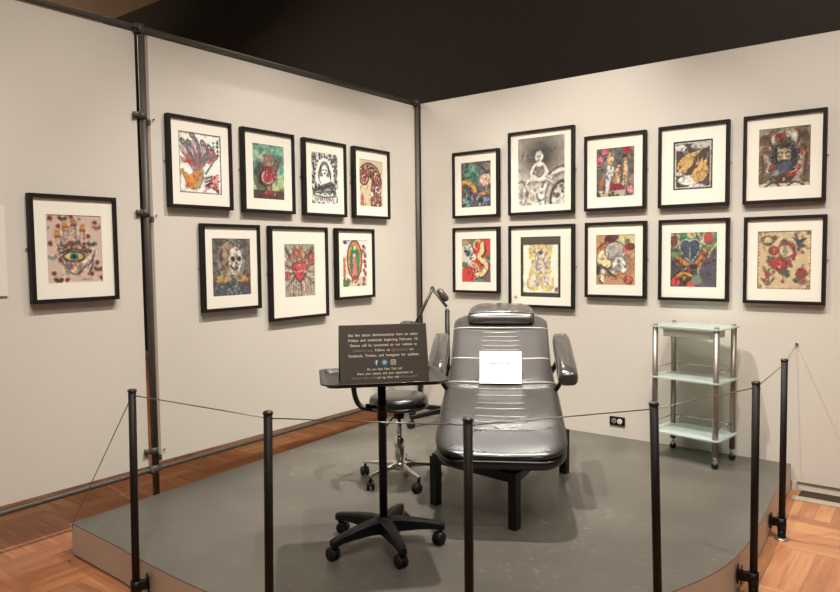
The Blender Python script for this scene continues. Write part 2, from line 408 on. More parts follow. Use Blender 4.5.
def finish(c, seed, fine=.10, ink=1.0, sat=.84):
    r = np.random.RandomState(seed)
    def sm(a, n):
        for _ in range(n): a = (a+np.roll(a,1,0)+np.roll(a,-1,0)+np.roll(a,1,1)+np.roll(a,-1,1))/5
        return a
    lum = c.c.mean(-1)
    gy, gx = np.gradient(lum); e = np.clip(np.hypot(gx,gy)/70, 0, 1)[...,None]*ink      # ink outlines
    c.c = c.c*(1-.24*e)
    n1 = sm(r.randn(*lum.shape), 1); n1 /= n1.std(); n2 = sm(r.randn(*lum.shape), 5); n2 /= n2.std()
    act = sm(np.clip(np.hypot(gx,gy)/25,0,1), 6); act = np.clip(act*2.2-.05, .03, 1)        # busy areas carry more line work
    c.c *= (1+fine*(n1*.75+n2*.6)*act)[...,None]
    g = c.c.mean(-1, keepdims=True); c.c = g+(c.c-g)*sat
    return c
def busy(c, n, seed, wd=.012):
    # fine drawn line work over the big shapes, in darker and lighter tones of what lies under it
    r = np.random.RandomState(seed); base = c.c.copy()
    for k in range(n):
        x, y = .04+.92*r.rand(), .04+.92*r.rand(); a = r.rand()*6.28; b = a+(r.rand()-.5)*2.6; L1, L2 = .03+.05*r.rand(), .03+.06*r.rand()
        col = base[int(y*c.ny), int(x*c.nx)]; f = .42 if k % 3 else 1.45
        P = [(x,y),(x+L1*math.cos(a),y+L1*math.sin(a)),(x+L1*math.cos(a)+L2*math.cos(b),y+L1*math.sin(a)+L2*math.sin(b))]
        c.curve(P, wd, np.clip(col*f+(12 if f > 1 else 0), 0, 255), .75)
    return c
def a_hand(w,h):
    c = Cv(w,h,(205,176,158))
    r = np.random.RandomState(5)
    for x,y in ((.08,.06),(.45,.03),(.88,.11),(.22,.17),(.75,.31),(.07,.42),(.78,.54),(.9,.70),(.24,.65),(.12,.85),(.79,.87),(.34,.95),(.97,.93)): c.el(x,y,.035,.030,(150,30,34))
    for x,y in ((.6,.06),(.05,.2),(.66,.5),(.9,.42),(.27,.88),(.6,.84),(.16,.58)): c.el(x,y,.014,.012,(90,120,120))
    for x,y,k in ((.3,.06,(90,60,50)),(.92,.18,(180,80,60)),(.1,.62,(120,130,110)),(.80,.43,(60,80,70)),(.92,.8,(120,70,50)),(.2,.95,(70,50,40))):
        c.el(x-.04,y,.045,.025,k,.6); c.el(x+.04,y,.045,.025,k,-.6)
    sk = (222,190,165)
    for x,t,bm in ((.20,.27,.5),(.33,.13,.5),(.49,.10,.5),(.65,.18,.5)):
        c.line([(x,t+.03),(x+(.48-x)*.2,bm)],.085,(110,80,70)); c.line([(x,t+.03),(x+(.48-x)*.2,bm)],.065,sk)
        for q in range(5): c.el(x+.01,t+.1+q*.07,.016,.01,(150,60,60),0,.7)
        c.line([(x,t-.005),(x,t+.035)],.085,(206,128,40)); c.line([(x-.04,t+.05),(x+.04,t+.05)],.02,(150,50,40))
    c.poly([(.2,.48),(.75,.48),(.72,.72),(.56,.88),(.44,.88),(.27,.72)],(120,84,74)); c.poly([(.22,.48),(.73,.48),(.70,.71),(.55,.86),(.45,.86),(.29,.71)],sk)
    c.line([(.70,.68),(.86,.54)],.08,sk); c.curve([(.72,.75),(.8,.68),(.87,.52)],.015,(60,50,50))
    c.blobs(26,[(150,40,44),(60,90,80),(206,150,110),(120,50,50)],.012,.045,7,(.18,.4,.72,.53))
    c.el(.48,.61,.21,.085,(70,50,46)); c.el(.48,.61,.17,.06,(226,200,120)); c.el(.48,.61,.075,.06,(80,130,120)); c.el(.48,.61,.035,.03,(20,20,20)); c.curve([(.24,.56),(.48,.5),(.7,.55)],.03,(70,40,40))
    for x in (.34,.42,.5,.58): c.line([(x,.68),(x,.75)],.02,(190,30,40))
    c.blobs(14,[(90,130,130),(200,120,60),(180,60,60),(120,150,140)],.02,.05,9,(.32,.72,.62,.84))
    c.curve([(.72,.88),(.8,.78),(.82,.66)],.02,(60,50,50)); c.line([(.62,.955),(.8,.955)],.01,(120,100,90)); return c
def a_phoenix(w,h):
    c = Cv(w,h,(238,232,222))
    bl=(74,118,142)
    for k,(x,y) in enumerate(((.1,.14),(.24,.15),(.32,.02),(.56,.13),(.72,.19))):
        c.curve([(.42,.68),(.34+.06*k,.45),(x+.12,y+.16),(x+.02,y+.03)],.07,bl); c.curve([(.42,.68),(.38+.06*k,.48),(x+.17,y+.2),(x+.06,y+.06)],.03,(206,70,66))
        c.el(x,y+.03,.05,.055,(50,90,120),-.5); c.el(x,y+.03,.025,.028,(230,200,70),-.5)
    fc = [(74,118,142),(206,70,66),(120,150,160),(180,90,80),(60,96,120),(214,120,90)]
    for k in range(16): c.curve([(.36+.012*k,.70),(.26+.022*k,.48-.004*k),(.10+.045*k,.26+.012*abs(k-7)),(.04+.05*k,.12+.022*abs(k-6))],.020,fc[k%6],.85)
    for k in range(6): c.curve([(.08+.03*k,.34+.03*k),(.28,.46+.02*k),(.5,.62)],.022,[(206,50,50),(226,120,80),(90,140,160)][k%3])
    for k in range(4): c.curve([(.06+k*.05,.42+k*.02),(.12+k*.05,.5),(.2+.03*k,.46)],.02,(216,40,44))
    c.curve([(.7,.48),(.78,.38),(.72,.32)],.04,(200,70,60)); c.curve([(.62,.66),(.76,.5),(.82,.42)],.03,bl)
    c.poly([(.08,.68),(.2,.72),(.36,.64),(.54,.6),(.58,.72),(.5,.86),(.32,.94),(.2,.9),(.14,.8)],(222,128,44)); c.poly([(.34,.78),(.46,.66),(.58,.6),(.56,.76),(.44,.88)],(150,150,110)); c.curve([(.2,.9),(.34,.82),(.5,.66)],.02,(180,90,40)); c.curve([(.28,.93),(.42,.86),(.56,.72)],.02,(110,110,80)); c.blobs(16,[(226,150,50),(200,90,40),(170,160,110)],.02,.06,4,(.12,.66,.5,.9))
    c.curve([(.2,.8),(.12,.68),(.06,.64),(.03,.7)],.04,(214,150,60)); c.el(.07,.64,.04,.03,(210,160,60))
    for k in range(7): c.curve([(.6+.04*k,.95-.02*k),(.68+.03*k,.82),(.8,.72+.03*k),(.92,.66+.04*k)],.018,(216,44,48))
    c.blobs(20,[(30,50,44),(216,50,50),(240,236,226)],.015,.035,8,(.58,.68,.95,.95))
    for k in range(3): c.line([(.6,.74+.06*k),(.76,.7+.05*k)],.02,(30,40,40))
    for k in range(4): c.rect(.90,.1+k*.07,.94,.15+k*.07,(40,36,36)); c.rect(.8,.12+k*.06,.83,.15+k*.06,(90,80,80))
    c.line([(.01,.01),(.99,.01),(.99,.99),(.01,.99),(.01,.01)],.02,(50,40,44)); return c
def a_green(w,h):
    c = Cv(w,h,(124,178,150)); c.noise((70,110,94),4,.5,.7,2); c.noise((200,215,150),3,.62,.5,5); c.rect(0,.55,1,.86,(214,214,130),.45)
    c.rect(0,.84,1,1,(88,58,56)); c.noise((60,36,36),10,.6,.3,3)
    for k in range(28):
        t = PI*.5+k*PI/27; c.line([(.42+.2*math.cos(t),.6+.2*math.sin(t)/c.asp),(.42+.38*math.cos(t),.6+.38*math.sin(t)/c.asp)],.022,(52,34,34))
    c.el(.44,.60,.24,.155,(60,30,32)); c.el(.47,.6,.2,.13,(214,180,160)); c.el(.47,.6,.14,.09,(176,50,52))
    for x in (.38,.46,.54,.61): c.line([(x,.16+abs(x-.48)*.4),(x+.01,.44)],.05,(190,120,100)); c.line([(x,.18),(x,.42)],.014,(150,30,34))
    c.el(.52,.46,.17,.07,(150,40,44)); c.curve([(.68,.55),(.78,.42),(.8,.32),(.74,.26)],.05,(160,44,50)); c.el(.68,.56,.08,.1,(160,50,54))
    c.line([(.58,.7),(.58,.9)],.05,(160,44,48)); c.el(.5,.88,.16,.05,(150,50,52)); c.blobs(24,[(222,190,170),(120,26,30),(160,60,60)],.012,.03,5,(.32,.45,.72,.93))
    c.line([(.86,.6),(.86,.84)],.014,(150,140,80)); c.line([(.92,.66),(.92,.84)],.012,(150,140,80)); return c
def a_woman(w,h):
    c = Cv(w,h,(236,230,218)); k=(34,32,32)
    c.rect(.03,.02,.97,.98,(210,204,194)); c.noise(k,16,.56,.75,4,.06)
    c.el(.5,.42,.38,.36,k); c.el(.5,.42,.345,.33,(232,226,214)); c.ring(.5,.42,.36,.35,.05,(226,220,208))
    for q in range(13): t=PI+q*PI/12; c.el(.5+.36*math.cos(t),.42+.35*math.sin(t),.026,.02,k)
    c.el(.5,.36,.19,.2,(120,114,108)); c.curve([(.36,.28),(.28,.44),(.34,.58)],.05,k,.7); c.curve([(.64,.28),(.72,.44),(.66,.58)],.05,k,.7)
    c.el(.5,.34,.115,.115,(240,234,224)); c.el(.45,.33,.022,.012,k); c.el(.55,.33,.022,.012,k); c.el(.5,.4,.03,.012,k); c.el(.5,.52,.2,.08,(236,230,220))
    c.poly([(.1,.7),(.75,.54),(.9,.62),(.88,.76),(.1,.8)],(90,86,84)); c.curve([(.12,.74),(.5,.66),(.85,.6)],.03,k); c.curve([(.12,.78),(.5,.72),(.88,.7)],.02,(220,214,204)); c.blobs(20,[k,(150,146,140)],.015,.04,3,(.14,.6,.86,.78))
    c.rect(.06,.82,.94,.96,(214,208,198)); c.line([(.08,.83),(.5,.87),(.92,.83)],.02,k); 
    for q in range(9): c.line([(.14+q*.08,.88),(.18+q*.08,.93)],.02,k,.8)
    for x in (.1,.9): c.el(x,.1,.08,.07,k); c.ring(x,.1,.05,.045,.02,(226,220,210)); c.rect(x-.03,.2,x+.03,.6,k,.45)
    return c
def a_question(w,h):
    c = Cv(w,h,(214,188,150)); d=(86,52,40); r=(190,48,46)
    QP = [(.20,.40),(.22,.28),(.42,.22),(.64,.28),(.74,.44),(.70,.62),(.70,.84)]
    for wd,co in ((.40,(60,40,32)),(.345,(176,140,112))): c.curve(QP,wd,co)
    c.rect(.49,.8,.91,.985,(60,40,32)); c.rect(.515,.8,.885,.965,(176,140,112))
    P = catmull([(x,y,0) for x,y in QP]+[(.70,.93,0)],14)
    rr = np.random.RandomState(8)
    for q in P:
        for _ in range(3): c.el(q.x+(rr.rand()-.5)*.33,q.y+(rr.rand()-.5)*.19,.015+.03*rr.rand(),.012+.016*rr.rand(),[r,d,(224,200,170),r,(60,40,34)][rr.randint(5)],rr.rand()*3)
    c.el(.78,.62,.13,.07,(224,212,190),.3); c.el(.52,.74,.08,.05,(224,212,190)); c.el(.8,.62,.07,.04,r)
    c.rect(.06,.78,.19,.99,r)
    for q in range(5): c.line([(.07,.81+q*.04),(.18,.81+q*.04)],.015,(224,190,150))
    c.line([(.24,.94),(.4,.94)],.02,(180,120,90),.6); return c
def a_skull(w,h):
    c = Cv(w,h,(86,84,82)); c.noise((120,116,108),5,.5,.5,4); c.rect(0,0,.1,1,(130,110,84),.6); c.rect(.9,0,1,1,(140,118,88),.6)
    c.el(.5,.4,.38,.38,(150,144,134),0,.8); c.ring(.5,.4,.38,.38,.03,(70,70,70)); c.curve([(.14,.7),(.12,.3),(.3,.06),(.5,.02),(.72,.06),(.88,.3),(.86,.7)],.02,(160,150,134))
    c.el(.42,.32,.23,.24,(150,116,96)); c.el(.36,.22,.16,.12,(174,140,118)); c.curve([(.26,.2),(.22,.36),(.3,.52)],.05,(110,80,66))
    c.el(.6,.36,.19,.21,(222,208,186)); c.poly([(.44,.44),(.74,.44),(.70,.58),(.56,.62),(.46,.56)],(222,208,186))
    c.el(.54,.36,.055,.04,(56,46,42)); c.el(.70,.36,.05,.04,(56,46,42)); c.el(.63,.44,.022,.025,(50,40,36)); c.curve([(.48,.48),(.56,.54),(.66,.52)],.03,(60,48,42)); c.line([(.5,.56),(.64,.58)],.02,(120,100,84))
    c.el(.5,.60,.06,.06,(210,196,176)); c.rect(.36,.58,.62,.66,(190,174,150))
    c.poly([(.02,.74),(.3,.64),(.7,.64),(.98,.74),(.98,1),(.02,1)],(76,80,88)); c.el(.28,.7,.2,.075,(186,150,84),-.15); c.el(.76,.7,.18,.07,(186,150,84),.15); c.noise((60,56,50),14,.62,.5,6)
    c.el(.55,.74,.06,.05,(60,80,120)); c.ring(.55,.76,.09,.09,.02,(206,180,120)); c.blobs(16,[(110,110,110),(60,70,90),(140,130,110)],.02,.05,3,(.08,.8,.92,.98)); c.line([(.38,.98),(.42,.88),(.5,.96),(.58,.88),(.62,.98)],.03,(150,150,150))
    c.el(.93,.66,.05,.035,(160,40,44)); c.el(.86,.8,.07,.04,(130,46,50)); c.el(.08,.7,.04,.03,(140,50,44)); return c
def a_heart(w,h):
    c = Cv(w,h,(150,162,146)); c.noise((176,140,112),4,.45,.5,8)
    for k in range(26):
        t=k*2*PI/26+.05; c.line([(.5+.2*math.cos(t),.52+.13*math.sin(t)),(.5+.56*math.cos(t),.52+.5*math.sin(t))],.04 if k%2 else .026,[(120,84,66),(206,180,150)][k%2])
    for x,y,s in ((.16,.16,1),(.84,.16,-1)): c.curve([(x-.1*s,y-.08),(x,y+.05),(x+.14*s,y+.1)],.07,(106,76,62))
    c.blobs(26,[(176,100,76),(206,120,90),(120,80,60)],.03,.07,4,(.25,.08,.75,.32)); c.line([(.5,.05),(.5,.25)],.05,(180,80,60))
    for x,y in ((.1,.6),(.88,.32),(.92,.24)): c.rose(x,y,.1,(214,96,96),(160,50,60))
    for k in range(9): c.line([(.14+.09*k,.96),(.2+.075*k,.74)],.035,(196,170,146)); c.line([(.17+.09*k,.98),(.22+.075*k,.76)],.012,(110,70,60))
    c.el(.4,.45,.16,.11,(90,56,50)); c.el(.6,.45,.16,.11,(90,56,50)); c.poly([(.24,.47),(.76,.47),(.66,.64),(.5,.74),(.34,.64)],(90,56,50))
    c.el(.4,.45,.14,.095,(214,76,84)); c.el(.6,.45,.14,.095,(214,76,84)); c.poly([(.27,.47),(.73,.47),(.63,.62),(.5,.71),(.37,.62)],(206,64,74))
    c.line([(.26,.5),(.42,.53),(.58,.5),(.76,.54)],.03,(170,170,130)); c.el(.5,.4,.05,.02,(236,150,140)); return c
def a_mandorla(w,h):
    c = Cv(w,h,(228,222,214)); c.noise((150,170,206),4,.6,.7,3)
    c.el(.12,.06,.07,.03,(120,50,40)); c.rect(.04,.42,.14,.78,(206,140,96)); c.rect(.06,.5,.12,.8,(190,90,60)); c.el(.09,.42,.06,.05,(200,120,80))
    c.poly([(0,.8),(.5,.84),(1,.78),(1,1),(0,1)],(206,190,160)); c.el(.14,.9,.14,.1,(70,120,70)); c.blobs(22,[(200,70,60),(80,130,80),(226,200,170)],.02,.05,4,(.05,.8,.95,.98))
    c.el(.5,.42,.31,.42,(110,50,36)); c.el(.5,.42,.275,.385,(214,150,60)); 
    for k in range(36): t=k*2*PI/36; c.line([(.5+.2*math.cos(t),.42+.28*math.sin(t)),(.5+.27*math.cos(t),.42+.375*math.sin(t))],.012,(170,90,50))
    c.el(.5,.46,.19,.32,(40,124,92)); c.poly([(.42,.3),(.56,.3),(.6,.76),(.4,.78)],(214,120,104)); c.poly([(.54,.24),(.66,.36),(.66,.62),(.57,.5)],(46,140,100)); c.el(.5,.17,.07,.055,(220,180,140)); c.line([(.42,.12),(.38,.3)],.04,(40,124,92)); c.el(.48,.32,.06,.04,(230,190,150))
    c.el(.5,.81,.14,.04,(150,70,50))
    for k,(x,y) in enumerate(((.86,.14),(.84,.24),(.93,.34),(.9,.46),(.94,.56),(.88,.66),(.94,.74),(.88,.84),(.86,.94))): c.el(x,y,.06,.035,(190,50,54),k); c.el(x+.05,y+.03,.03,.02,(120,130,90))
    return c
def a_dragon(w,h):
    c = Cv(w,h,(84,84,84)); c.noise((120,130,140),5,.5,.7,3); c.noise((50,44,44),6,.62,.7,6); c.blobs(26,[(90,150,120),(110,176,140),(70,120,96)],.05,.12,2,(.05,.12,.65,.5)); c.curve([(.1,.35),(.3,.5),(.6,.35),(.62,.15)],.06,(96,96,110))
    c.curve([(.08,.42),(.35,.5),(.6,.72),(.9,.68)],.1,(214,150,50)); c.curve([(.35,.52),(.5,.75),(.8,.8)],.05,(226,130,40)); c.line([(.05,.5),(.1,.75)],.07,(180,60,50))
    c.el(.88,.12,.12,.08,(120,170,130)); c.el(.9,.13,.07,.05,(200,80,80)); c.el(.8,.42,.2,.15,(214,170,140)); c.el(.86,.36,.1,.07,(230,200,170)); c.el(.68,.44,.05,.05,(240,230,220)); c.curve([(.6,.5),(.8,.56),(.98,.5)],.03,(160,90,60))
    c.blobs(16,[(90,76,100),(120,100,120),(60,50,60)],.04,.09,4,(.3,.65,.7,.92)); c.el(.85,.83,.1,.06,(120,150,200)); c.blobs(14,[(110,140,170),(110,150,120),(170,170,160)],.03,.06,9,(.05,.8,.95,.98)); c.curve([(.1,.6),(.2,.72),(.15,.86)],.06,(96,160,130)); c.noise((30,28,28),12,.7,.5,5); return c
def a_monk(w,h):
    c = Cv(w,h,(214,204,188)); u,v=c.u,c.v
    c.put(np.clip(1.25-np.hypot((u-.5)/.55,(v-.28)/.42),0,1),(66,58,52),.95)
    c.noise((120,110,100),7,.6,.35,3)
    c.ring(.95,.95,.42,.45,.05,(236,228,214)); c.ring(.95,.95,.47,.5,.02,(90,80,74)); c.ring(.95,.95,.36,.4,.015,(100,90,84)); c.ring(.95,.95,.25,.28,.04,(70,64,60)); c.ring(.1,1.02,.35,.38,.02,(120,110,100)); c.noise((120,112,104),12,.62,.4,6)
    c.el(.46,.29,.09,.075,(226,216,200)); c.el(.46,.24,.07,.04,(190,180,164)); c.line([(.42,.29),(.5,.29)],.014,(90,80,70)); c.line([(.43,.34),(.48,.34)],.012,(110,96,86)); c.poly([(.36,.40),(.56,.40),(.66,.52),(.64,.66),(.28,.66),(.26,.52)],(206,196,180)); c.el(.46,.43,.13,.07,(222,212,198)); c.poly([(.36,.44),(.56,.44),(.5,.56),(.42,.56)],(120,108,98)); c.blobs(14,[(90,80,74),(226,216,202)],.012,.03,8,(.32,.42,.62,.64))
    for s in (-1,1): c.curve([(.46+.1*s,.4),(.46+.18*s,.52),(.46+.05*s,.6)],.035,(230,222,208)); c.curve([(.46+.06*s,.42),(.46+.1*s,.52),(.46,.58)],.016,(70,62,58)); c.curve([(.46,.62),(.46+.2*s,.62),(.46+.26*s,.68)],.06,(220,210,196)); c.curve([(.46+.03*s,.66),(.46+.2*s,.66),(.46+.28*s,.72)],.014,(90,80,74))
    c.el(.46,.53,.04,.03,(120,100,90)); c.blobs(24,[(236,228,214),(150,140,130),(190,180,168)],.02,.05,5,(.02,.7,.5,.98)); c.blobs(12,[(80,74,70),(226,216,200)],.02,.045,6,(.75,.68,.98,.95)); c.curve([(.1,.62),(.2,.8),(.14,.98)],.014,(80,72,66)); c.rect(.86,.16,.9,.24,(170,110,100),.7); return c
def a_figures(w,h):
    c = Cv(w,h,(98,92,84)); c.noise((150,144,130),3,.5,.6,5); c.rect(0,.86,1,1,(190,170,140),.8); c.blobs(16,[(40,40,36),(60,56,48)],.02,.04,3,(0,.9,1,1))
    c.el(.82,.07,.1,.08,(170,36,52))
    for x,y in ((.08,.3),(.1,.22),(.2,.07)): c.rose(x,y,.1,(222,100,128),(240,180,180))
    c.rose(.9,.86,.12,(214,110,130),(240,190,190)); c.el(.96,.6,.04,.06,(200,90,110))
    c.el(.14,.7,.055,.12,(170,96,40))
    sk=(222,176,130); hr=(96,56,36)
    c.line([(.34,.4),(.3,.82)],.13,(206,202,194)); c.line([(.44,.4),(.43,.56)],.06,(214,208,200)); c.el(.37,.24,.1,.09,(226,190,150)); c.el(.35,.08,.07,.05,(150,90,50)); c.el(.38,.13,.05,.045,sk); c.el(.38,.3,.07,.05,(214,170,80)); c.line([(.34,.2),(.3,.3),(.42,.3)],.03,sk)
    c.el(.61,.34,.055,.05,hr); c.el(.6,.38,.04,.035,sk); c.line([(.57,.46),(.55,.72)],.12,sk); c.line([(.64,.46),(.5,.7)],.05,(204,140,90)); c.line([(.46,.8),(.68,.8)],.15,(150,30,50)); c.line([(.4,.72),(.38,.86)],.07,(170,40,50))
    c.el(.74,.2,.06,.045,(80,50,34)); c.el(.75,.25,.04,.035,sk); c.line([(.76,.32),(.78,.48)],.10,sk); c.line([(.74,.5),(.7,.76)],.06,sk); c.line([(.8,.5),(.77,.74)],.05,(206,150,104)); c.noise((50,40,36),14,.7,.5,4); return c
def a_torso(w,h):
    c = Cv(w,h,(64,58,52)); c.rect(0,0,1,.13,(84,74,64)); c.rect(0,.13,.06,1,(48,44,40)); c.rect(.94,.13,1,1,(48,44,40)); c.rect(.07,.14,.93,.92,(238,228,204)); ye=(222,190,96)
    c.el(.5,.22,.28,.08,ye); c.line([(.32,.2),(.28,.34)],.12,ye); c.line([(.72,.2),(.7,.34)],.12,ye)
    c.poly([(.3,.2),(.7,.2),(.74,.55),(.76,.8),(.62,.9),(.52,.62),(.44,.88),(.26,.88),(.2,.7),(.28,.5)],ye); c.el(.32,.76,.16,.13,ye); c.el(.67,.76,.16,.13,ye)
    c.poly([(.34,.2),(.66,.2),(.68,.5),(.66,.6),(.34,.6),(.32,.4)],(216,202,180)); c.el(.33,.74,.12,.1,(222,206,184)); c.el(.67,.72,.12,.11,(222,206,184))
    c.blobs(60,[(150,140,140),(190,150,140),(120,120,120),(206,160,140),(226,216,196)],.012,.04,11,(.28,.2,.74,.82),.7); c.curve([(.34,.24),(.45,.34),(.4,.5),(.55,.6)],.016,(110,100,100)); c.curve([(.66,.26),(.58,.4),(.68,.52)],.016,(150,90,90)); c.el(.5,.27,.05,.035,(90,96,90)); c.rect(.86,.84,.91,.9,(190,70,60)); return c
def a_redyellow(w,h):
    c = Cv(w,h,(206,70,64)); R=(214,58,52)
    c.noise((180,180,160),3,.55,.8,2); c.el(.18,.35,.24,.26,(206,200,180)); c.el(.12,.1,.14,.07,(150,150,110)); c.el(.45,.06,.18,.05,(60,130,96)); c.el(.92,.4,.12,.08,(50,140,100)); c.el(.08,.6,.14,.06,(90,110,90)); c.el(.6,.96,.14,.06,(60,150,110)); c.el(.9,.86,.14,.18,(110,96,90)); c.el(.2,.83,.25,.18,R); c.el(.75,.2,.25,.24,R)
    c.el(.22,.32,.08,.09,(60,90,90)); c.blobs(8,[(30,50,60),(230,220,200)],.02,.05,3,(.12,.2,.36,.46))
    c.ring(.56,.15,.13,.11,.07,(222,190,120)); c.curve([(.7,.12),(.76,.3),(.6,.42),(.72,.55),(.86,.6),(.82,.75),(.66,.85)],.17,(90,70,40)); c.curve([(.7,.12),(.7,.3),(.58,.4),(.7,.5),(.84,.6),(.8,.72),(.66,.83)],.14,(226,196,130))
    c.curve([(.6,.22),(.52,.3),(.48,.45),(.52,.6)],.1,(220,60,56)); c.el(.42,.42,.09,.07,(232,226,206)); c.curve([(.32,.6),(.4,.56),(.56,.66),(.58,.78),(.5,.86)],.06,(226,190,110)); c.curve([(.34,.62),(.46,.66),(.5,.8),(.44,.92)],.04,(230,220,200)); c.blobs(12,[(180,40,44),(240,230,210),(70,40,40)],.015,.035,6,(.34,.64,.6,.96)); c.curve([(.1,.64),(.3,.66),(.4,.8)],.016,(70,40,40)); c.curve([(.3,.1),(.4,.25),(.35,.4)],.016,(60,70,60)); return c
def a_peony(w,h):
    c = Cv(w,h,(186,140,96)); c.noise((150,104,70),3,.6,.5,4); c.el(.85,.1,.3,.16,(206,190,130)); c.el(.36,.1,.14,.1,(100,36,36)); c.el(.5,.05,.08,.05,(90,70,66)); c.curve([(.05,.28),(.2,.18),(.4,.2)],.05,(170,50,44)); c.curve([(.04,.36),(.1,.24),(.3,.26)],.02,(190,70,56))
    c.el(.24,.5,.24,.2,(70,60,50)); c.el(.24,.48,.22,.19,(232,210,150)); c.el(.5,.33,.28,.2,(96,90,84)); c.el(.5,.33,.26,.18,(206,196,180))
    for k in range(12): c.curve([(.28+.04*k,.22),(.32+.035*k,.34),(.3+.04*k,.48)],.016,(120,114,110))
    c.el(.75,.3,.08,.07,(206,96,80)); c.el(.86,.24,.12,.07,(110,60,50)); c.el(.8,.14,.05,.05,(120,80,70))
    c.el(.58,.58,.2,.16,(80,70,60)); c.rose(.58,.57,.19,(236,230,216),(120,116,108),(130,120,110)); c.blobs(10,[(236,230,216),(150,144,134)],.03,.05,4,(.42,.62,.74,.74))
    c.line([(.2,.66),(.16,.92)],.1,(226,214,180)); c.line([(.1,.6),(.3,.7),(.4,.8),(.5,.82)],.05,(70,66,60)); c.line([(.1,.9),(.16,.96)],.03,(50,46,44)); c.curve([(.3,.8),(.45,.88),(.6,.78),(.85,.76)],.02,(180,60,50)); c.rose(.82,.88,.11,(190,80,60),(226,170,110),(70,44,36)); c.el(.05,.7,.06,.1,(60,50,44)); return c
def a_fish(w,h):
    c = Cv(w,h,(226,220,206)); c.rect(.02,.015,.98,.985,(50,46,42)); c.rect(.045,.035,.955,.965,(232,226,212)); c.rect(.085,.07,.915,.93,(74,62,54))
    c.noise((214,206,194),3,.55,.0,3)
    c.el(.2,.14,.14,.07,(206,200,190)); c.el(.7,.12,.26,.07,(190,184,176)); c.el(.4,.8,.28,.1,(214,208,198)); c.el(.16,.66,.1,.05,(190,180,170)); c.el(.8,.84,.1,.1,(80,70,64)); c.el(.6,.92,.2,.04,(196,190,180)); c.blobs(14,[(150,140,134),(226,220,210),(96,84,76)],.03,.07,5,(.1,.1,.9,.9),.5)
    o=(206,160,92); dk=(150,104,54)
    c.poly([(.10,.56),(.12,.44),(.22,.34),(.36,.28),(.52,.24),(.74,.19),(.66,.27),(.54,.33),(.52,.44),(.44,.54),(.32,.60),(.18,.62)],o)
    c.curve([(.16,.56),(.28,.48),(.42,.36),(.6,.25)],.02,dk,.8); c.curve([(.14,.5),(.24,.42),(.36,.34)],.014,dk,.7); c.el(.18,.52,.02,.015,(60,40,30)); c.poly([(.26,.58),(.38,.56),(.34,.66),(.28,.66)],(190,140,80))
    c.poly([(.44,.72),(.52,.60),(.62,.54),(.66,.46),(.74,.34),(.76,.46),(.86,.34),(.84,.50),(.90,.60),(.86,.74),(.74,.84),(.58,.86)],o)
    c.curve([(.5,.76),(.62,.7),(.74,.58),(.78,.44)],.02,dk,.8); c.curve([(.6,.82),(.74,.76),(.84,.62)],.016,dk,.7); c.poly([(.56,.42),(.66,.36),(.64,.50),(.56,.54)],(186,136,78)); c.curve([(.5,.34),(.6,.4),(.52,.5)],.03,(60,50,46))
    c.curve([(.24,.68),(.34,.72),(.42,.80),(.5,.88)],.03,(226,200,180)); c.blobs(30,[(224,186,120),(170,122,66)],.008,.022,7,(.2,.34,.84,.8),.5)
    return c
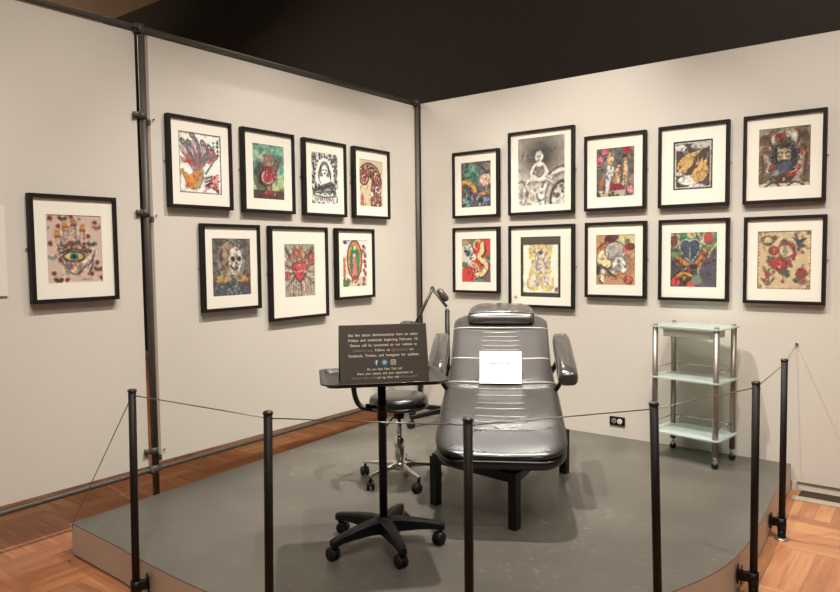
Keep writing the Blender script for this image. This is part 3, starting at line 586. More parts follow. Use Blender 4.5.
def a_beard(w,h):
    c = Cv(w,h,(150,136,116)); c.noise((86,74,64),6,.5,.7,4); c.el(.5,.2,.26,.14,(206,196,176)); c.el(.5,.5,.34,.34,(176,164,144)); 
    for s in (-1,1):
        X=lambda x:.5+s*x
        c.curve([(X(.46),.98),(X(.4),.7),(X(.44),.45),(X(.36),.34),(X(.30),.42)],.09,(130,86,60)); c.curve([(X(.46),.98),(X(.4),.7),(X(.44),.45)],.02,(60,46,38)); c.el(X(.38),.18,.12,.07,(120,70,50),.5*s); c.el(X(.36),.15,.08,.04,(70,70,56),-.5*s); c.curve([(X(.24),.3),(X(.3),.12),(X(.2),.04)],.04,(110,64,46)); c.el(X(.4),.84,.1,.08,(110,90,64)); c.el(X(.3),.7,.05,.05,(206,200,190))
    c.rose(.42,.17,.10,(176,62,50),(120,34,30)); c.el(.56,.2,.07,.03,(80,84,70)); c.line([(.5,.08),(.53,.22)],.03,(150,60,50)); c.el(.6,.12,.03,.05,(200,180,150))
    c.poly([(.18,.7),(.82,.7),(.62,.93),(.5,.98),(.38,.93)],(92,54,42)); c.el(.5,.49,.25,.25,(46,42,44))
    rr = np.random.RandomState(21)
    for k in range(26):
        t=k*2*PI/26; x,y=.5+.24*math.cos(t),.47+.22*math.sin(t)
        c.ring(x,y,.035+.02*rr.rand(),.03+.015*rr.rand(),.02,[(70,58,54),(34,32,36),(96,84,78)][k%3])
    c.poly([(.37,.34),(.62,.34),(.64,.5),(.58,.62),(.42,.62),(.36,.5)],(188,166,126)); c.curve([(.37,.44),(.42,.41),(.47,.44)],.022,(60,46,38)); c.curve([(.53,.44),(.58,.41),(.63,.44)],.022,(60,46,38))
    c.curve([(.38,.48),(.42,.5),(.47,.48)],.02,(96,74,56)); c.curve([(.53,.48),(.58,.5),(.62,.48)],.02,(96,74,56)); c.line([(.5,.44),(.5,.55)],.035,(212,192,152)); c.curve([(.4,.36),(.5,.33),(.6,.36)],.03,(44,40,42))
    c.el(.5,.66,.17,.12,(62,68,84)); c.curve([(.40,.60),(.5,.56),(.60,.60)],.04,(52,54,66)); c.el(.5,.61,.04,.014,(130,80,70))
    for k in range(9): c.curve([(.38+.03*k,.62),(.37+.032*k,.7),(.4+.025*k,.77)],.012,(92,98,112))
    c.curve([(.58,.8),(.72,.77),(.80,.66)],.07,(190,50,44)); c.curve([(.60,.76),(.70,.74),(.76,.68)],.02,(230,200,180)); c.el(.28,.66,.07,.05,(150,60,50)); c.el(.32,.76,.10,.05,(140,140,136)); c.curve([(.74,.32),(.84,.38),(.82,.5)],.025,(170,50,44)); c.curve([(.8,.3),(.88,.34),(.9,.4)],.02,(50,44,44)); c.el(.5,.87,.03,.035,(190,160,110)); c.ring(.5,.87,.05,.05,.014,(50,30,26))
    c.rect(0,.93,1,1,(200,188,168)); c.curve([(.14,.98),(.3,.92),(.42,.98)],.025,(50,44,40)); c.curve([(.58,.98),(.72,.92),(.88,.98)],.025,(50,44,40)); c.line([(.01,.01),(.99,.01),(.99,.99)],.012,(80,70,60)); return c
def a_heartglass(w,h):
    c = Cv(w,h,(84,76,84)); c.noise((120,110,116),5,.55,.6,3); c.rect(.12,0,1,.3,(56,140,80)); c.el(.06,.1,.15,.2,(214,160,110)); c.el(.08,.16,.08,.1,(110,70,60)); c.el(.45,.05,.1,.06,(220,190,110)); c.el(.82,.1,.14,.14,(226,170,90)); c.el(.82,.12,.1,.12,(180,70,60)); c.el(.97,.1,.05,.2,(70,150,90)); c.curve([(.6,.02),(.7,.2),(.86,.25)],.05,(210,190,170))
    c.curve([(.18,.45),(.3,.56),(.5,.6),(.66,.5),(.72,.34)],.12,(200,130,50)); c.curve([(.15,.5),(.3,.62),(.5,.62)],.04,(120,50,40)); c.curve([(.55,.6),(.72,.46),(.66,.3)],.03,(140,60,40))
    c.el(.33,.25,.14,.14,(180,186,190)); c.el(.52,.25,.14,.14,(180,186,190)); c.poly([(.2,.28),(.66,.28),(.58,.44),(.44,.56),(.28,.44)],(180,186,190)); c.el(.33,.26,.115,.115,(74,84,92)); c.el(.52,.26,.115,.115,(74,84,92)); c.poly([(.23,.3),(.63,.3),(.55,.43),(.44,.52),(.31,.43)],(70,80,88)); c.line([(.43,.28),(.43,.5)],.03,(140,150,156)); c.line([(.5,.5),(.36,.64),(.22,.74)],.035,(196,190,190))
    c.el(.5,.62,.14,.04,(70,40,50)); c.curve([(.98,.2),(.86,.36),(.78,.5),(.66,.6),(.6,.72),(.7,.9)],.03,(214,180,120)); c.el(.84,.72,.2,.26,(86,78,88)); c.noise((60,56,64),12,.62,.4,6); c.el(.3,.82,.24,.13,(60,44,30)); c.curve([(.12,.84),(.26,.74),(.44,.78),(.5,.88)],.06,(206,150,60)); c.blobs(14,[(206,150,60),(90,60,40),(180,90,50)],.02,.05,4,(.18,.76,.5,.94)); c.el(.56,.86,.1,.1,(110,130,110)); c.rose(.12,.9,.12,(224,70,64),(170,40,40)); c.el(.44,.97,.1,.05,(224,70,64)); c.line([(.4,.6),(.42,.74)],.03,(190,60,70)); c.el(.12,.4,.12,.05,(110,140,90)); return c
def a_flash(w,h):
    c = Cv(w,h,(206,176,132)); 
    n=34
    for k in range(n):
        if k%2==0:
            for a0,b0 in (((k+.5)/n,.012),((k+.5)/n,.988)): c.el(a0,b0,.014,.010,(90,80,66))
            for a0,b0 in ((.012,(k+.5)/n),(.988,(k+.5)/n)): c.el(a0,b0,.012,.012,(90,80,66))
    for x in (.04,.96):
        for y in (.04,.96): c.el(x,y,.05,.045,(150,120,90))
    g=(84,92,76); r=(178,56,52)
    c.ring(.2,.16,.11,.07,.025,g); c.el(.1,.14,.04,.04,(120,90,60)); c.el(.33,.12,.04,.04,(110,90,60)); c.el(.2,.23,.07,.025,g); c.line([(.13,.28),(.15,.34)],.015,(140,90,70))
    c.poly([(.64,.1),(.76,.17),(.92,.12),(.84,.2),(.78,.3),(.72,.2)],(66,72,90)); c.line([(.7,.06),(.77,.2)],.03,(66,72,90)); c.el(.82,.26,.07,.03,g); c.el(.76,.32,.03,.03,g); c.el(.84,.37,.03,.02,(170,50,50)); c.line([(.9,.28),(.94,.32)],.015,g)
    c.ring(.55,.33,.15,.13,.03,(150,80,66)); c.el(.52,.35,.1,.1,(206,184,146)); c.line([(.52,.28),(.52,.4)],.012,g); c.poly([(.47,.37),(.58,.37),(.52,.3)],(140,130,110)); c.curve([(.48,.22),(.6,.24),(.7,.36),(.68,.46)],.05,(150,50,50)); c.el(.5,.18,.06,.03,g); c.el(.68,.48,.03,.02,r); c.el(.46,.23,.04,.02,r)
    c.rose(.31,.34,.09,r,(220,130,110),g); c.blobs(20,[g,(110,116,92)],.025,.05,3,(.22,.44,.66,.62)); c.rose(.42,.57,.15,r,(220,140,120),g); c.el(.32,.53,.1,.05,r); c.el(.55,.55,.09,.05,r); c.el(.5,.7,.1,.05,g); c.el(.56,.76,.05,.03,g); c.line([(.47,.6),(.49,.84)],.014,(130,70,56)); c.el(.49,.87,.025,.02,r)
    c.curve([(.13,.62),(.2,.76),(.14,.84)],.03,(110,100,90)); c.curve([(.1,.82),(.2,.92),(.32,.82)],.03,(120,80,66)); c.line([(.21,.66),(.22,.88)],.03,(110,100,90)); c.el(.2,.75,.05,.05,r); c.blobs(10,[g,r,(120,90,70)],.015,.03,5,(.1,.64,.32,.88))
    c.el(.82,.74,.1,.08,(120,80,60)); c.el(.83,.7,.09,.06,r); c.el(.75,.84,.07,.05,g); c.el(.86,.86,.09,.05,(150,130,100)); c.blobs(14,[g,r,(110,90,70)],.015,.03,6,(.7,.65,.94,.92)); return c

FD, BAR = .034, .019
def frame(side, u0, u1, top, bot, pr, art, name, lb, paint_extra=None):
    """side 'L': hangs on the wall x=0, u is the distance from the corner; 'R': on y=0"""
    w, h = abs(u1-u0), top-bot
    cz = (top+bot)/2+1.40; cu = (u0+u1)/2
    if side == 'L': t = thing(name, lb, 'framed print', (.0, -cu, cz), PI/2, 'framed prints on the left wall')
    else: t = thing(name, lb, 'framed print', (cu, .0, cz), 0, 'framed prints on the right wall')
    b = MB(); W2, H2 = w/2, h/2                      # local: x right, -y out of the wall, z up
    for (x0,x1,z0,z1) in ((-W2,W2,H2-BAR,H2),(-W2,W2,-H2,-H2+BAR),(-W2,-W2+BAR,-H2+BAR,H2-BAR),(W2-BAR,W2,-H2+BAR,H2-BAR)):
        b.box((x0,-FD-.003,z0),(x1,-.003,z1))
    b.build('frame','black_frame',t)
    # mat board with its window
    l, r, tp, bt = pr; a0, a1 = -W2+l*w, -W2+r*w; c1, c0 = H2-tp*h, H2-bt*h
    b = MB(); i = BAR-.002; y0, y1 = -FD+.010, -FD+.013
    for (x0,x1,z0,z1) in ((-W2+i,W2-i,c1,H2-i),(-W2+i,W2-i,-H2+i,c0),(-W2+i,a0,c0,c1),(a1,W2-i,c0,c1)):
        b.box((x0,y0,z0),(x1,y1,z1))
    b.build('mat_board','matboard',t)
    cvs = art(a1-a0, c1-c0)
    nb = {a_dragon:60, a_redyellow:30, a_heartglass:60, a_peony:45, a_beard:50, a_skull:50, a_green:35, a_heart:50, a_fish:24, a_torso:0, a_monk:14, a_figures:26, a_flash:16, a_question:30}.get(art, 0)
    cvs = finish(busy(cvs, nb, int(abs(u1)*977)), int(abs(u0)*1000)); ny, nx = cvs.ny, cvs.nx
    me = bpy.data.meshes.new('print')
    X, Z = np.meshgrid(a0+(a1-a0)*np.arange(nx)/(nx-1), c1-(c1-c0)*np.arange(ny)/(ny-1))
    V = np.stack([X, np.full(X.shape, y1+.0005), Z], -1).reshape(-1, 3)
    idx = np.arange(nx*ny).reshape(ny, nx)
    F = np.stack([idx[1:,:-1], idx[1:,1:], idx[:-1,1:], idx[:-1,:-1]], -1).reshape(-1, 4)
    me.from_pydata(V.tolist(), [], F.tolist())
    s = np.clip(cvs.c, 0, 255)/255; linc = np.where(s <= .04045, s/12.92, ((s+.055)/1.055)**2.4)
    at = me.color_attributes.new('ink', 'FLOAT_COLOR', 'POINT')
    at.data.foreach_set('color', np.concatenate([linc.reshape(-1,3), np.ones((nx*ny,1))], 1).ravel())
    me.materials.append(M['ink'])
    o = bpy.data.objects.new('print', me); COL.objects.link(o); o.parent = t
    MB().box((-W2+.004,-.006,-H2+.004),(W2-.004,-.003,H2-.004)).build('backing_board','paper_cream',t)
    for s_ in (-1, 1):
        MB().box((s_*(W2-.004), -.006, -.003),(s_*(W2+.010), -.002, .003)).build('security_clip','alu',t)
    return t
LF = [('A',3.018,2.591,.306,-.214,(.185,.815,.185,.82),a_hand,'print of an open hand with an eye in the palm, alone near the left edge'),
      ('B',2.28,1.855,.785,.274,(.17,.83,.165,.83),a_phoenix,'framed print of a blue and orange long-tailed bird on white, beside the pipe column'),
      ('C',1.777,1.36,.781,.27,(.2,.8,.17,.83),a_green,'framed print of a red sun-rayed hand on a green sky'),
      ('D',1.277,.872,.779,.267,(.19,.81,.165,.835),a_woman,'framed black and white print of a long-haired woman under an ornate arch'),
      ('E',.792,.394,.779,.268,(.17,.82,.165,.825),a_question,'framed red and black patterned question mark on tan paper'),
      ('F',2.082,1.66,.191,-.324,(.175,.83,.165,.825),a_skull,'framed grey portrait print of a figure with a skull face'),
      ('G',1.581,1.07,.19,-.418,(.245,.77,.19,.757),a_heart,'framed print of a red heart with brown rays, largest mat of the left wall'),
      ('H',.983,.583,.189,-.315,(.17,.81,.165,.825),a_mandorla,'framed print of a green-cloaked figure in a golden oval, nearest the sign')]
RF = [('I',.361,.774,.774,.273,(.185,.825,.165,.84),a_dragon,'framed print of tangled green, orange and grey creatures, top row by the corner'),
      ('J',.856,1.372,.871,.275,(.15,.86,.09,.89),a_monk,'largest framed print, grey drawing of a seated bald figure'),
      ('K',1.449,1.869,.78,.277,(.2,.815,.185,.82),a_figures,'framed print of a standing group of people with pink roses'),
      ('O',1.95,2.373,.784,.275,(.215,.775,.2,.79),a_fish,'framed print of two tan swooping shapes on black with a thin double border'),
      ('P',2.451,2.88,.786,.273,(.195,.815,.165,.82),a_beard,'framed print of a dark bearded face on a shield, top right corner of the hang'),
      ('L',.359,.774,.199,-.30,(.19,.815,.175,.835),a_redyellow,'framed print of bright red and yellow swirling forms, bottom row by the corner'),
      ('M',.857,1.373,.198,-.393,(.185,.80,.14,.87),a_torso,'framed drawing of a yellow tattooed torso on a dark mount, behind the headrest'),
      ('N',1.455,1.875,.2,-.306,(.185,.825,.17,.83),a_peony,'framed print of a pale lion and white peony on tan paper'),
      ('Q',1.956,2.379,.199,-.31,(.175,.835,.165,.83),a_heartglass,'framed print of a grey heart among green, gold and red, bottom row'),
      ('R',2.462,2.89,.197,-.313,(.175,.825,.17,.83),a_flash,'framed sheet of small red and green motifs on tan, bottom right of the hang')]
for k,a0_,a1_,tp_,bt_,pr_,art_,lb_ in LF: frame('L',a0_,a1_,tp_,bt_,pr_,art_,'framed_print',lb_)
for k,a0_,a1_,tp_,bt_,pr_,art_,lb_ in RF:
    t = frame('R',a0_,a1_,tp_,bt_,pr_,art_,'framed_print',lb_)
    if k == 'M': MB().box((-.215,-FD+.0085,-.235),(-.190,-FD+.0095,-.215)).build('corner_stamp','lettering_dim',t)

# wall label at the far left
t = thing('wall_label', 'blank-looking white text panel cut off by the left edge of the photo', 'label', (.0,-3.372,1.437), PI/2)
MB().box((-.26,-.006,-.207),(.26,-.003,.207)).build('label_board','label',t)
b = MB()
for k,(z,w_) in enumerate(((.03,.18),(-.01,.2),(-.05,.16))): b.box((.09,-.0075,z),(.09+w_*.62,-.0065,z+.004))
b.build('text_line','pale_grey',t)

# outlet
t = thing('wall_outlet', 'black wall outlet low on the right wall left of the glass cart', 'outlet', (1.68,0,.258), 0)
MB().box((-.053,-.010,-.030),(.053,-.001,.030),bev=.003).build('cover_plate','black_plastic',t)
for x, m_ in ((-.021,'outlet_grey'),(.019,'outlet_face')):
    mx = Matrix.Translation((x,-.010,0)) @ Matrix.Rotation(PI/2,4,'X')
    b = MB(); b.lathe([(.0175,0),(.0175,.003),(.015,.004)],n=20,mx=mx); s_ = b.build('socket',m_,t)
    q = MB(); q.box((x-.007,-.0155,.001),(x-.004,-.0138,.009)); q.box((x+.004,-.0155,.001),(x+.007,-.0138,.009)); q.box((x-.002,-.0155,-.009),(x+.002,-.0138,-.005)); q.build('slot','black_plastic',s_)

# ---------------------------------------------------------------- text helper
def text(body, size, mx, m, parent, name='lettering', align='CENTER', width=None, bold=0.):
    cu = bpy.data.curves.new(name, 'FONT'); cu.body = body; cu.size = size; cu.align_x = align; cu.extrude = .0004; cu.offset = bold
    o = bpy.data.objects.new(name, cu); COL.objects.link(o)
    bpy.context.view_layer.update()
    me = bpy.data.meshes.new_from_object(o.evaluated_get(bpy.context.evaluated_depsgraph_get()))
    COL.objects.unlink(o); bpy.data.objects.remove(o)
    if width:
        xs = [v.co.x for v in me.vertices]; k = width/(max(xs)-min(xs))
        for v in me.vertices: v.co.x *= k
    me.transform(mx); me.materials.clear(); me.materials.append(M[m])
    r = bpy.data.objects.new(name, me); COL.objects.link(r); r.parent = parent
    return r

# ---------------------------------------------------------------- star bases with casters
def caster(parent, pos, ang, R=.026, wm='rubber', hm='black_plastic', twin=True, stem=.03):
    """pos = stem top; wheels reach R*2 + stem below"""
    x,y,z = pos; ca, sa = math.cos(ang), math.sin(ang)
    mx = Matrix.Translation((x,y,0)) @ Matrix.Rotation(ang,4,'Z')
    b = MB(); zc = R
    b.tube([mx @ Vector((0,0,z)), mx @ Vector((0,0,zc+R*.7))], .008, n=10)
    ring = []
    for yy in (-.011,.011):
        ring.append([mx @ Vector((-.014+R*.98*math.cos(q), yy, zc+R*1.06*math.sin(q))) for q in [i*PI/10 for i in range(11)]]+[mx @ Vector((-.014,yy,zc))])
    b.loft(ring, smooth=False)
    o = b.build('caster', hm, parent)
    for s_ in ((-1,1) if twin else (0,)):
        w = MB(); y0 = s_*.013
        rm = mx @ Matrix.Translation((-.014,y0,zc)) @ Matrix.Rotation(PI/2,4,'X')
        w.lathe([(R*.5,-.0075),(R*.92,-.0075),(R,-.005),(R,.005),(R*.92,.0075),(R*.5,.0075)],n=22,mx=rm)
        w.lathe([(R*.45,-.0085),(R*.45,.0085)],n=14,mx=rm)
        w.build('wheel', wm, o)
    return o

# ---------------------------------------------------------------- tray stand
st = thing('tray_stand', 'black rolling tray stand with a five-arm base, in front of the reclining chair', 'tray stand', (1.538,-2.276,PLAT))
MB().lathe([(.036,.060),(.040,.068),(.040,.115),(.030,.128),(.0,.129)],n=24).build('hub','black_plastic',st)
ph = math.radians(40)
for k in range(5):
    a_ = ph+k*2*PI/5; d = Vector((math.cos(a_),math.sin(a_),0)); s_ = Vector((-d.y,d.x,0))
    rings = []
    for t_, hw, zt, zb in ((.02,.030,.122,.060),(.08,.027,.121,.068),(.15,.022,.112,.070),(.21,.017,.101,.068),(.245,.016,.094,.060),(.262,.013,.088,.062)):
        c_ = d*t_
        rings.append([c_-s_*hw+Vector((0,0,zb)), c_-s_*hw*.95+Vector((0,0,zt-.008)), c_-s_*hw*.6+Vector((0,0,zt)), c_+s_*hw*.6+Vector((0,0,zt)), c_+s_*hw*.95+Vector((0,0,zt-.008)), c_+s_*hw+Vector((0,0,zb))])
    MB().loft(rings, smooth=False).build('leg','black_plastic',st)
    caster(st, (d.x*.245,d.y*.245,.075), a_+[.9,2.2,.4,1.7,.2][k], R=.027)
MB().tube([(0,0,.11),(0,0,.700)],.0175,n=20).build('pole','black_metal',st)
b = MB(); b.tube([(0,0,.55),(0,0,.63)],.021,n=18); b.tube([(-.02,-.012,.6),(-.045,-.03,.6)],.008,n=10); b.tube([(-.045,-.03,.6),(-.058,-.038,.6)],.014,n=12); b.build('height_clamp','black_plastic',st)
TA = math.radians(46.3)
R46 = Matrix.Rotation(TA,4,'Z')                    # tray axes: x = photo right, y = away
TZ = .715                                          # tray floor, above the platform
def rrect(hx, hy, r, n=6, cx=0, cy=0):
    out = []
    for sx, sy, a0 in ((1,1,0),(-1,1,PI/2),(-1,-1,PI),(1,-1,1.5*PI)):
        for k in range(n+1): t_ = a0+k*PI/2/n; out.append((cx+sx*(hx-r)+r*math.cos(t_), cy+sy*(hy-r)+r*math.sin(t_)))
    return out
tc = Vector((1.518-1.538,-2.252+2.276,0))
b = MB(); rings = []
for hx, hy, r_, z in ((.222,.178,.03,-.006),(.232,.188,.034,-.004),(.240,.196,.036,.013),(.252,.208,.040,.0145),(.253,.209,.040,.011),(.243,.199,.037,.009),(.236,.192,.035,-.001),(.226,.182,.03,0)):
    pass
prof = [(.222,.167,.028,-.000),(.237,.180,.034,-.000),(.246,.189,.036,.013),(.262,.202,.040,.014),(.264,.204,.040,.019),(.246,.189,.036,.018),(.237,.180,.033,.004),(.222,.167,.028,.003)]
for hx,hy,r_,z in prof: rings.append([tc + R46 @ Vector((x,y,TZ+z)) for x,y in rrect(hx,hy,r_)])
b.loft(rings, cap=True); b.build('tray','tray',st)
b = MB(); b.box((-.065,-.03,TZ-.020),(.065,.03,TZ-.0003),mx=R46,bev=.003); b.tube([(0,0,.69),(0,0,TZ-.018)],.024,n=16); b.build('tray_mount','black_metal',st)

# ---------------------------------------------------------------- sign on the tray
bl = Vector((1.535,-2.513,0)); br = Vector((1.769,-2.256,0))
mid = (bl+br)/2; dx = (br-bl).normalized(); wS = .360; hS = .251
rz = math.atan2(dx.y, dx.x); zT = PLAT+TZ+.0035
sg = thing('information_sign', 'charcoal tent sign with white text and three round icons standing on the tray', 'sign', (mid.x,mid.y,zT), rz)
lean = math.radians(15)
SM = Matrix.Rotation(-lean,4,'X')                  # board plane: x right, z up the board, y away
b = MB(); b.box((-wS/2,0,.0),(wS/2,.004,hS),mx=SM); b.build('front_board','sign_board',sg)
top_y = math.sin(lean)*hS; top_z = math.cos(lean)*hS
b = MB(); V = [Vector(p) for p in ((-wS/2,top_y+.003,top_z),(wS/2,top_y+.003,top_z),(wS/2,.125,.001),(-wS/2,.125,.001))]
b.loft([V,[v+Vector((0,.004,.001)) for v in V]],smooth=False); b.build('rear_board','sign_board',sg)
TM0 = SM @ Matrix.Rotation(PI/2,4,'X')             # text x,y -> board x,z ; text z -> -y
def line_(s_, z, wd, m_='lettering', bold=.00022, size=.0150, x=0):
    return text(s_.replace(' ','  '), size, Matrix.Translation(SM @ Vector((0,-.0006,0))) @ TM0 @ Matrix.Translation((x,z,0)), m_, sg, 'lettering', 'CENTER', wd, bold)
line_('See live tattoo demonstrations here on select',.205,.286)
line_('Fridays and weekends beginning February 10.',.184,.286)
line_('Demos will be announced on our website at',.163,.272)
line_('nyhistory.org.',.142,.082,'lettering_dim',.00005,x=-.085)
line_('Follow us',.142,.060,x=-.006)
line_('@nyhistory',.142,.068,'lettering_dim',.00005,x=.065)
line_('on',.142,.015,x=.113)
line_('Facebook, Twitter, and Instagram for updates.',.121,.288)
line_('Do you have New York ink?',.066,.142,size=.0125)
line_('Share your tattoos and your experience at',.049,.225,size=.0125)
line_('Tattooed New York',.032,.100,'lettering_dim',.00005,size=.0125,x=-.087)
line_('and tag them with',.032,.090,size=.0125,x=.012)
line_('#TattooedNY',.032,.070,'lettering_dim',.00005,size=.0125,x=.097)
def icon(x, m_, shape):
    b = MB()
    if shape == 'sq': P = rrect(.0105,.0105,.003)
    else: P = [(.0115*math.cos(k*PI/12),.0115*math.sin(k*PI/12)) for k in range(24)]
    r0 = [SM @ Vector((x+p,-.0004,.096+q)) for p,q in P]; r1 = [SM @ Vector((x+p,-.0012,.096+q)) for p,q in P]
    b.loft([r0,r1],smooth=False); return b.build('icon',m_,sg)
o = icon(-.036,'blue','sq'); text('f',.026,Matrix.Translation(SM @ Vector((0,-.0018,0))) @ TM0 @ Matrix.Translation((-.033,.087,0)),'lettering',o,'icon_mark','CENTER',None,.0012)
o = icon(0,'cyan','c')
b = MB(); P = [(-.006,-.004),(-.001,-.005),(.004,-.002),(.006,.004),(.003,.005),(0,.002),(-.005,.004),(-.003,0)]
b.loft([[SM @ Vector((p,-.0014,.096+q)) for p,q in P],[SM @ Vector((p,-.002,.096+q)) for p,q in P]],smooth=False); b.build('icon_mark','lettering',o)
b = MB()
def outline_ring(P0, P1, yy=-.0012):
    r = [[SM @ Vector((.036+p,yy,.096+q)) for p,q in P0],[SM @ Vector((.036+p,yy,.096+q)) for p,q in P1]]
    b.loft([r[0],r[1],[v+Vector((0,.001,0)) for v in r[1]],[v+Vector((0,.001,0)) for v in r[0]]],cap=False,smooth=False,closed=True)
outline_ring(rrect(.0105,.0105,.0035),rrect(.0082,.0082,.0025))
outline_ring([(.0058*math.cos(k*PI/9),.0058*math.sin(k*PI/9)) for k in range(18)],[(.0038*math.cos(k*PI/9),.0038*math.sin(k*PI/9)) for k in range(18)])
outline_ring([(.006+.0014*math.cos(k*PI/4),.006+.0014*math.sin(k*PI/4)) for k in range(8)],[(.006+.0004*math.cos(k*PI/4),.006+.0004*math.sin(k*PI/4)) for k in range(8)])
b.build('icon','lettering',sg)

# ---------------------------------------------------------------- rolling stool
sx, sy = 1.058,-1.575
so = thing('rolling_stool', 'round black vinyl stool on a chrome five-arm wheeled base, behind the tray stand', 'stool', (sx,sy,PLAT))
HZ = .48
MB().lathe([(.06,HZ-.075),(.150,HZ-.070),(.160,HZ-.060),(.163,HZ-.030),(.158,HZ-.010),(.140,HZ-.001),(.07,HZ+.004),(.0,HZ+.004)],n=40).build('seat','seat_vinyl',so)
MB().lathe([(.1615,HZ-.062),(.1645,HZ-.059),(.1645,HZ-.054),(.162,HZ-.051)],n=40).build('seat_piping','seat_vinyl',so.children[0] if so.children else so)
b = MB(); b.box((-.075,-.075,HZ-.087),(.075,.075,HZ-.073),bev=.004); b.lathe([(.028,HZ-.13),(.032,HZ-.085)],n=20); b.build('seat_plate','black_metal',so)
MB().tube([(0,0,.235),(0,0,HZ-.10)],.0145,n=18).build('gas_piston','chrome',so)
MB().lathe([(.026,.075),(.027,.24),(.023,.245),(.016,.246)],n=24).build('column','chrome',so)
MB().lathe([(.036,.068),(.040,.075),(.040,.100),(.030,.112)],n=24).build('hub','chrome',so)
ph = math.radians(48)
for k in range(5):
    a_ = ph+k*2*PI/5; d = Vector((math.cos(a_),math.sin(a_),0))
    s_ = Vector((-d.y,d.x,0)); rings = []
    for t_, hw, z0_, z1_ in ((.03,.016,.078,.104),(.12,.013,.078,.098),(.2,.010,.074,.088),(.225,.010,.070,.084)):
        c_ = d*t_; rings.append([c_-s_*hw+Vector((0,0,z0_)),c_-s_*hw+Vector((0,0,z1_-.004)),c_-s_*hw*.5+Vector((0,0,z1_)),c_+s_*hw*.5+Vector((0,0,z1_)),c_+s_*hw+Vector((0,0,z1_-.004)),c_+s_*hw+Vector((0,0,z0_))])
    MB().loft(rings,smooth=False).build('leg','chrome',so)
    caster(so,(d.x*.218,d.y*.218,.078),a_+[.5,1.4,2.4,.9,1.9][k],R=.025)
# backrest arm curving out to the photo's left, lever with tag
vl = Vector((-.79,-.55,0)).normalized(); vl = Vector((-.88,-.47,0)).normalized()
P = [vl*.02+Vector((0,0,HZ-.085)), vl*.15+Vector((0,0,HZ-.085)), vl*.215+Vector((0,0,HZ-.07)), vl*.245+Vector((0,0,HZ-.02)), vl*.255+Vector((0,0,HZ+.06)), vl*.255+Vector((0,0,HZ+.17))]
MB().tube(catmull([tuple(p) for p in P],6),.0145,n=14).build('backrest_arm','black_metal',so)
c0 = vl*.225+Vector((0,0,HZ+.20)); sd = Vector((-vl.y,vl.x,0)); rings = []
for k in range(9):
    t_ = (k-4)/4; c_ = c0+sd*t_*.12-vl*.05*t_*t_; hh = .05*math.sqrt(max(.05,1-abs(t_)**3)); th = .018
    rings.append([c_+vl*th*math.cos(q)+Vector((0,0,hh*math.sin(q))) for q in [i*PI/6 for i in range(12)]])
MB().loft(rings).build('backrest','seat_vinyl',so)
b = MB(); fl = Vector((-.2,-.98,0)).normalized(); b.tube([fl*.02+Vector((0,0,HZ-.11)),fl*.05+Vector((0,0,HZ-.125)),fl*.09+Vector((-.01,0,HZ-.175))],.004,n=8); lv = b.build('height_lever','black_metal',so)
b = MB(); b.box((-.014,-.004,-.032),(.014,.004,.0),mx=Matrix.Translation(fl*.095+Vector((-.012,0,HZ-.165))) @ Matrix.Rotation(.6,4,'Z'),bev=.002); b.build('lever_paddle','tag',lv)

# ---------------------------------------------------------------- reclining chair
ax = Vector((-.512,.859,0)); CX = Vector((3.448,-4.5,0))+ax*3.6
rc = thing('tattoo_chair', 'reclining black vinyl client chair with armrests, padded headrest and square black legs', 'chair', (CX.x,CX.y,PLAT), math.asin(.512))
def pad(prof, hw, th, name, mat_, parent, r_foot=0, r_head=0, dish=.010, n=36, sub=14, x0=0, bulge=0., endr=.018):
    P = catmull([(0,d_-3.6,z_-PLAT) for d_,z_ in prof], sub)
    S = [0]
    for i in range(1,len(P)): S.append(S[-1]+(P[i]-P[i-1]).length)
    Lt = S[-1]; rings = []
    # resample finely at the ends
    ts = sorted(set([0,.002,.006,.012,.02,.03,.045,.065,.09,.12]+[Lt-q for q in (0,.002,.006,.012,.02,.03,.045,.065,.09,.12) if Lt-q > Lt/2]+[Lt*k/24 for k in range(25)]))
    def at(s):
        for i in range(1,len(P)):
            if S[i] >= s-1e-9:
                t_ = (s-S[i-1])/max(1e-9,S[i]-S[i-1]); return P[i-1].lerp(P[i],t_), (P[i]-P[i-1]).normalized()
        return P[-1], (P[-1]-P[-2]).normalized()
    for s in ts:
        if s < 0 or s > Lt+1e-9: continue
        c_, tg = at(s); nr = Vector((0,-tg.z,tg.y))
        w_ = hw(s/Lt)
        if r_foot and s < r_foot: q = r_foot-s; w_ -= r_foot-math.sqrt(max(0,r_foot**2-q*q))
        if r_head and Lt-s < r_head: q = r_head-(Lt-s); w_ -= r_head-math.sqrt(max(0,r_head**2-q*q))
        e = min(s,Lt-s); k = 1
        if e < endr: k = math.sqrt(max(.0,1-(1-e/endr)**2))*.75+.25
        ring = []
        for j in range(n):
            a_ = 2*PI*j/n; ca, sa = math.cos(a_), math.sin(a_)
            ex = .30
            X = math.copysign(abs(ca)**ex, ca); Y = math.copysign(abs(sa)**.55, sa)
            lat = w_*X*(1 if abs(sa)>.02 else 1)
            up = th/2*Y*k - (dish*(1-X*X) if sa > 0 else 0) + bulge*(1-X*X)*(1 if sa > 0 else 0)
            ring.append(Vector((x0+lat,0,0))+c_+nr*(up-th/2))
        rings.append(ring)
    return MB().loft(rings).build(name, mat_, parent), at, Lt
W0 = .292
o1, at1, L1 = pad([(3.045,.518),(3.12,.545),(3.3,.612),(3.5,.670),(3.62,.700),(3.685,.728)], lambda t: .304-.012*t, .044,'leg_rest_pad','vinyl',rc,r_foot=.13,dish=.018,n=48)
o2, at2, L2 = pad([(3.675,.722),(3.74,.752),(3.875,.826)], lambda t: W0-.004-.014*t, .060,'seat_pad','vinyl',rc,dish=.012,endr=.010)
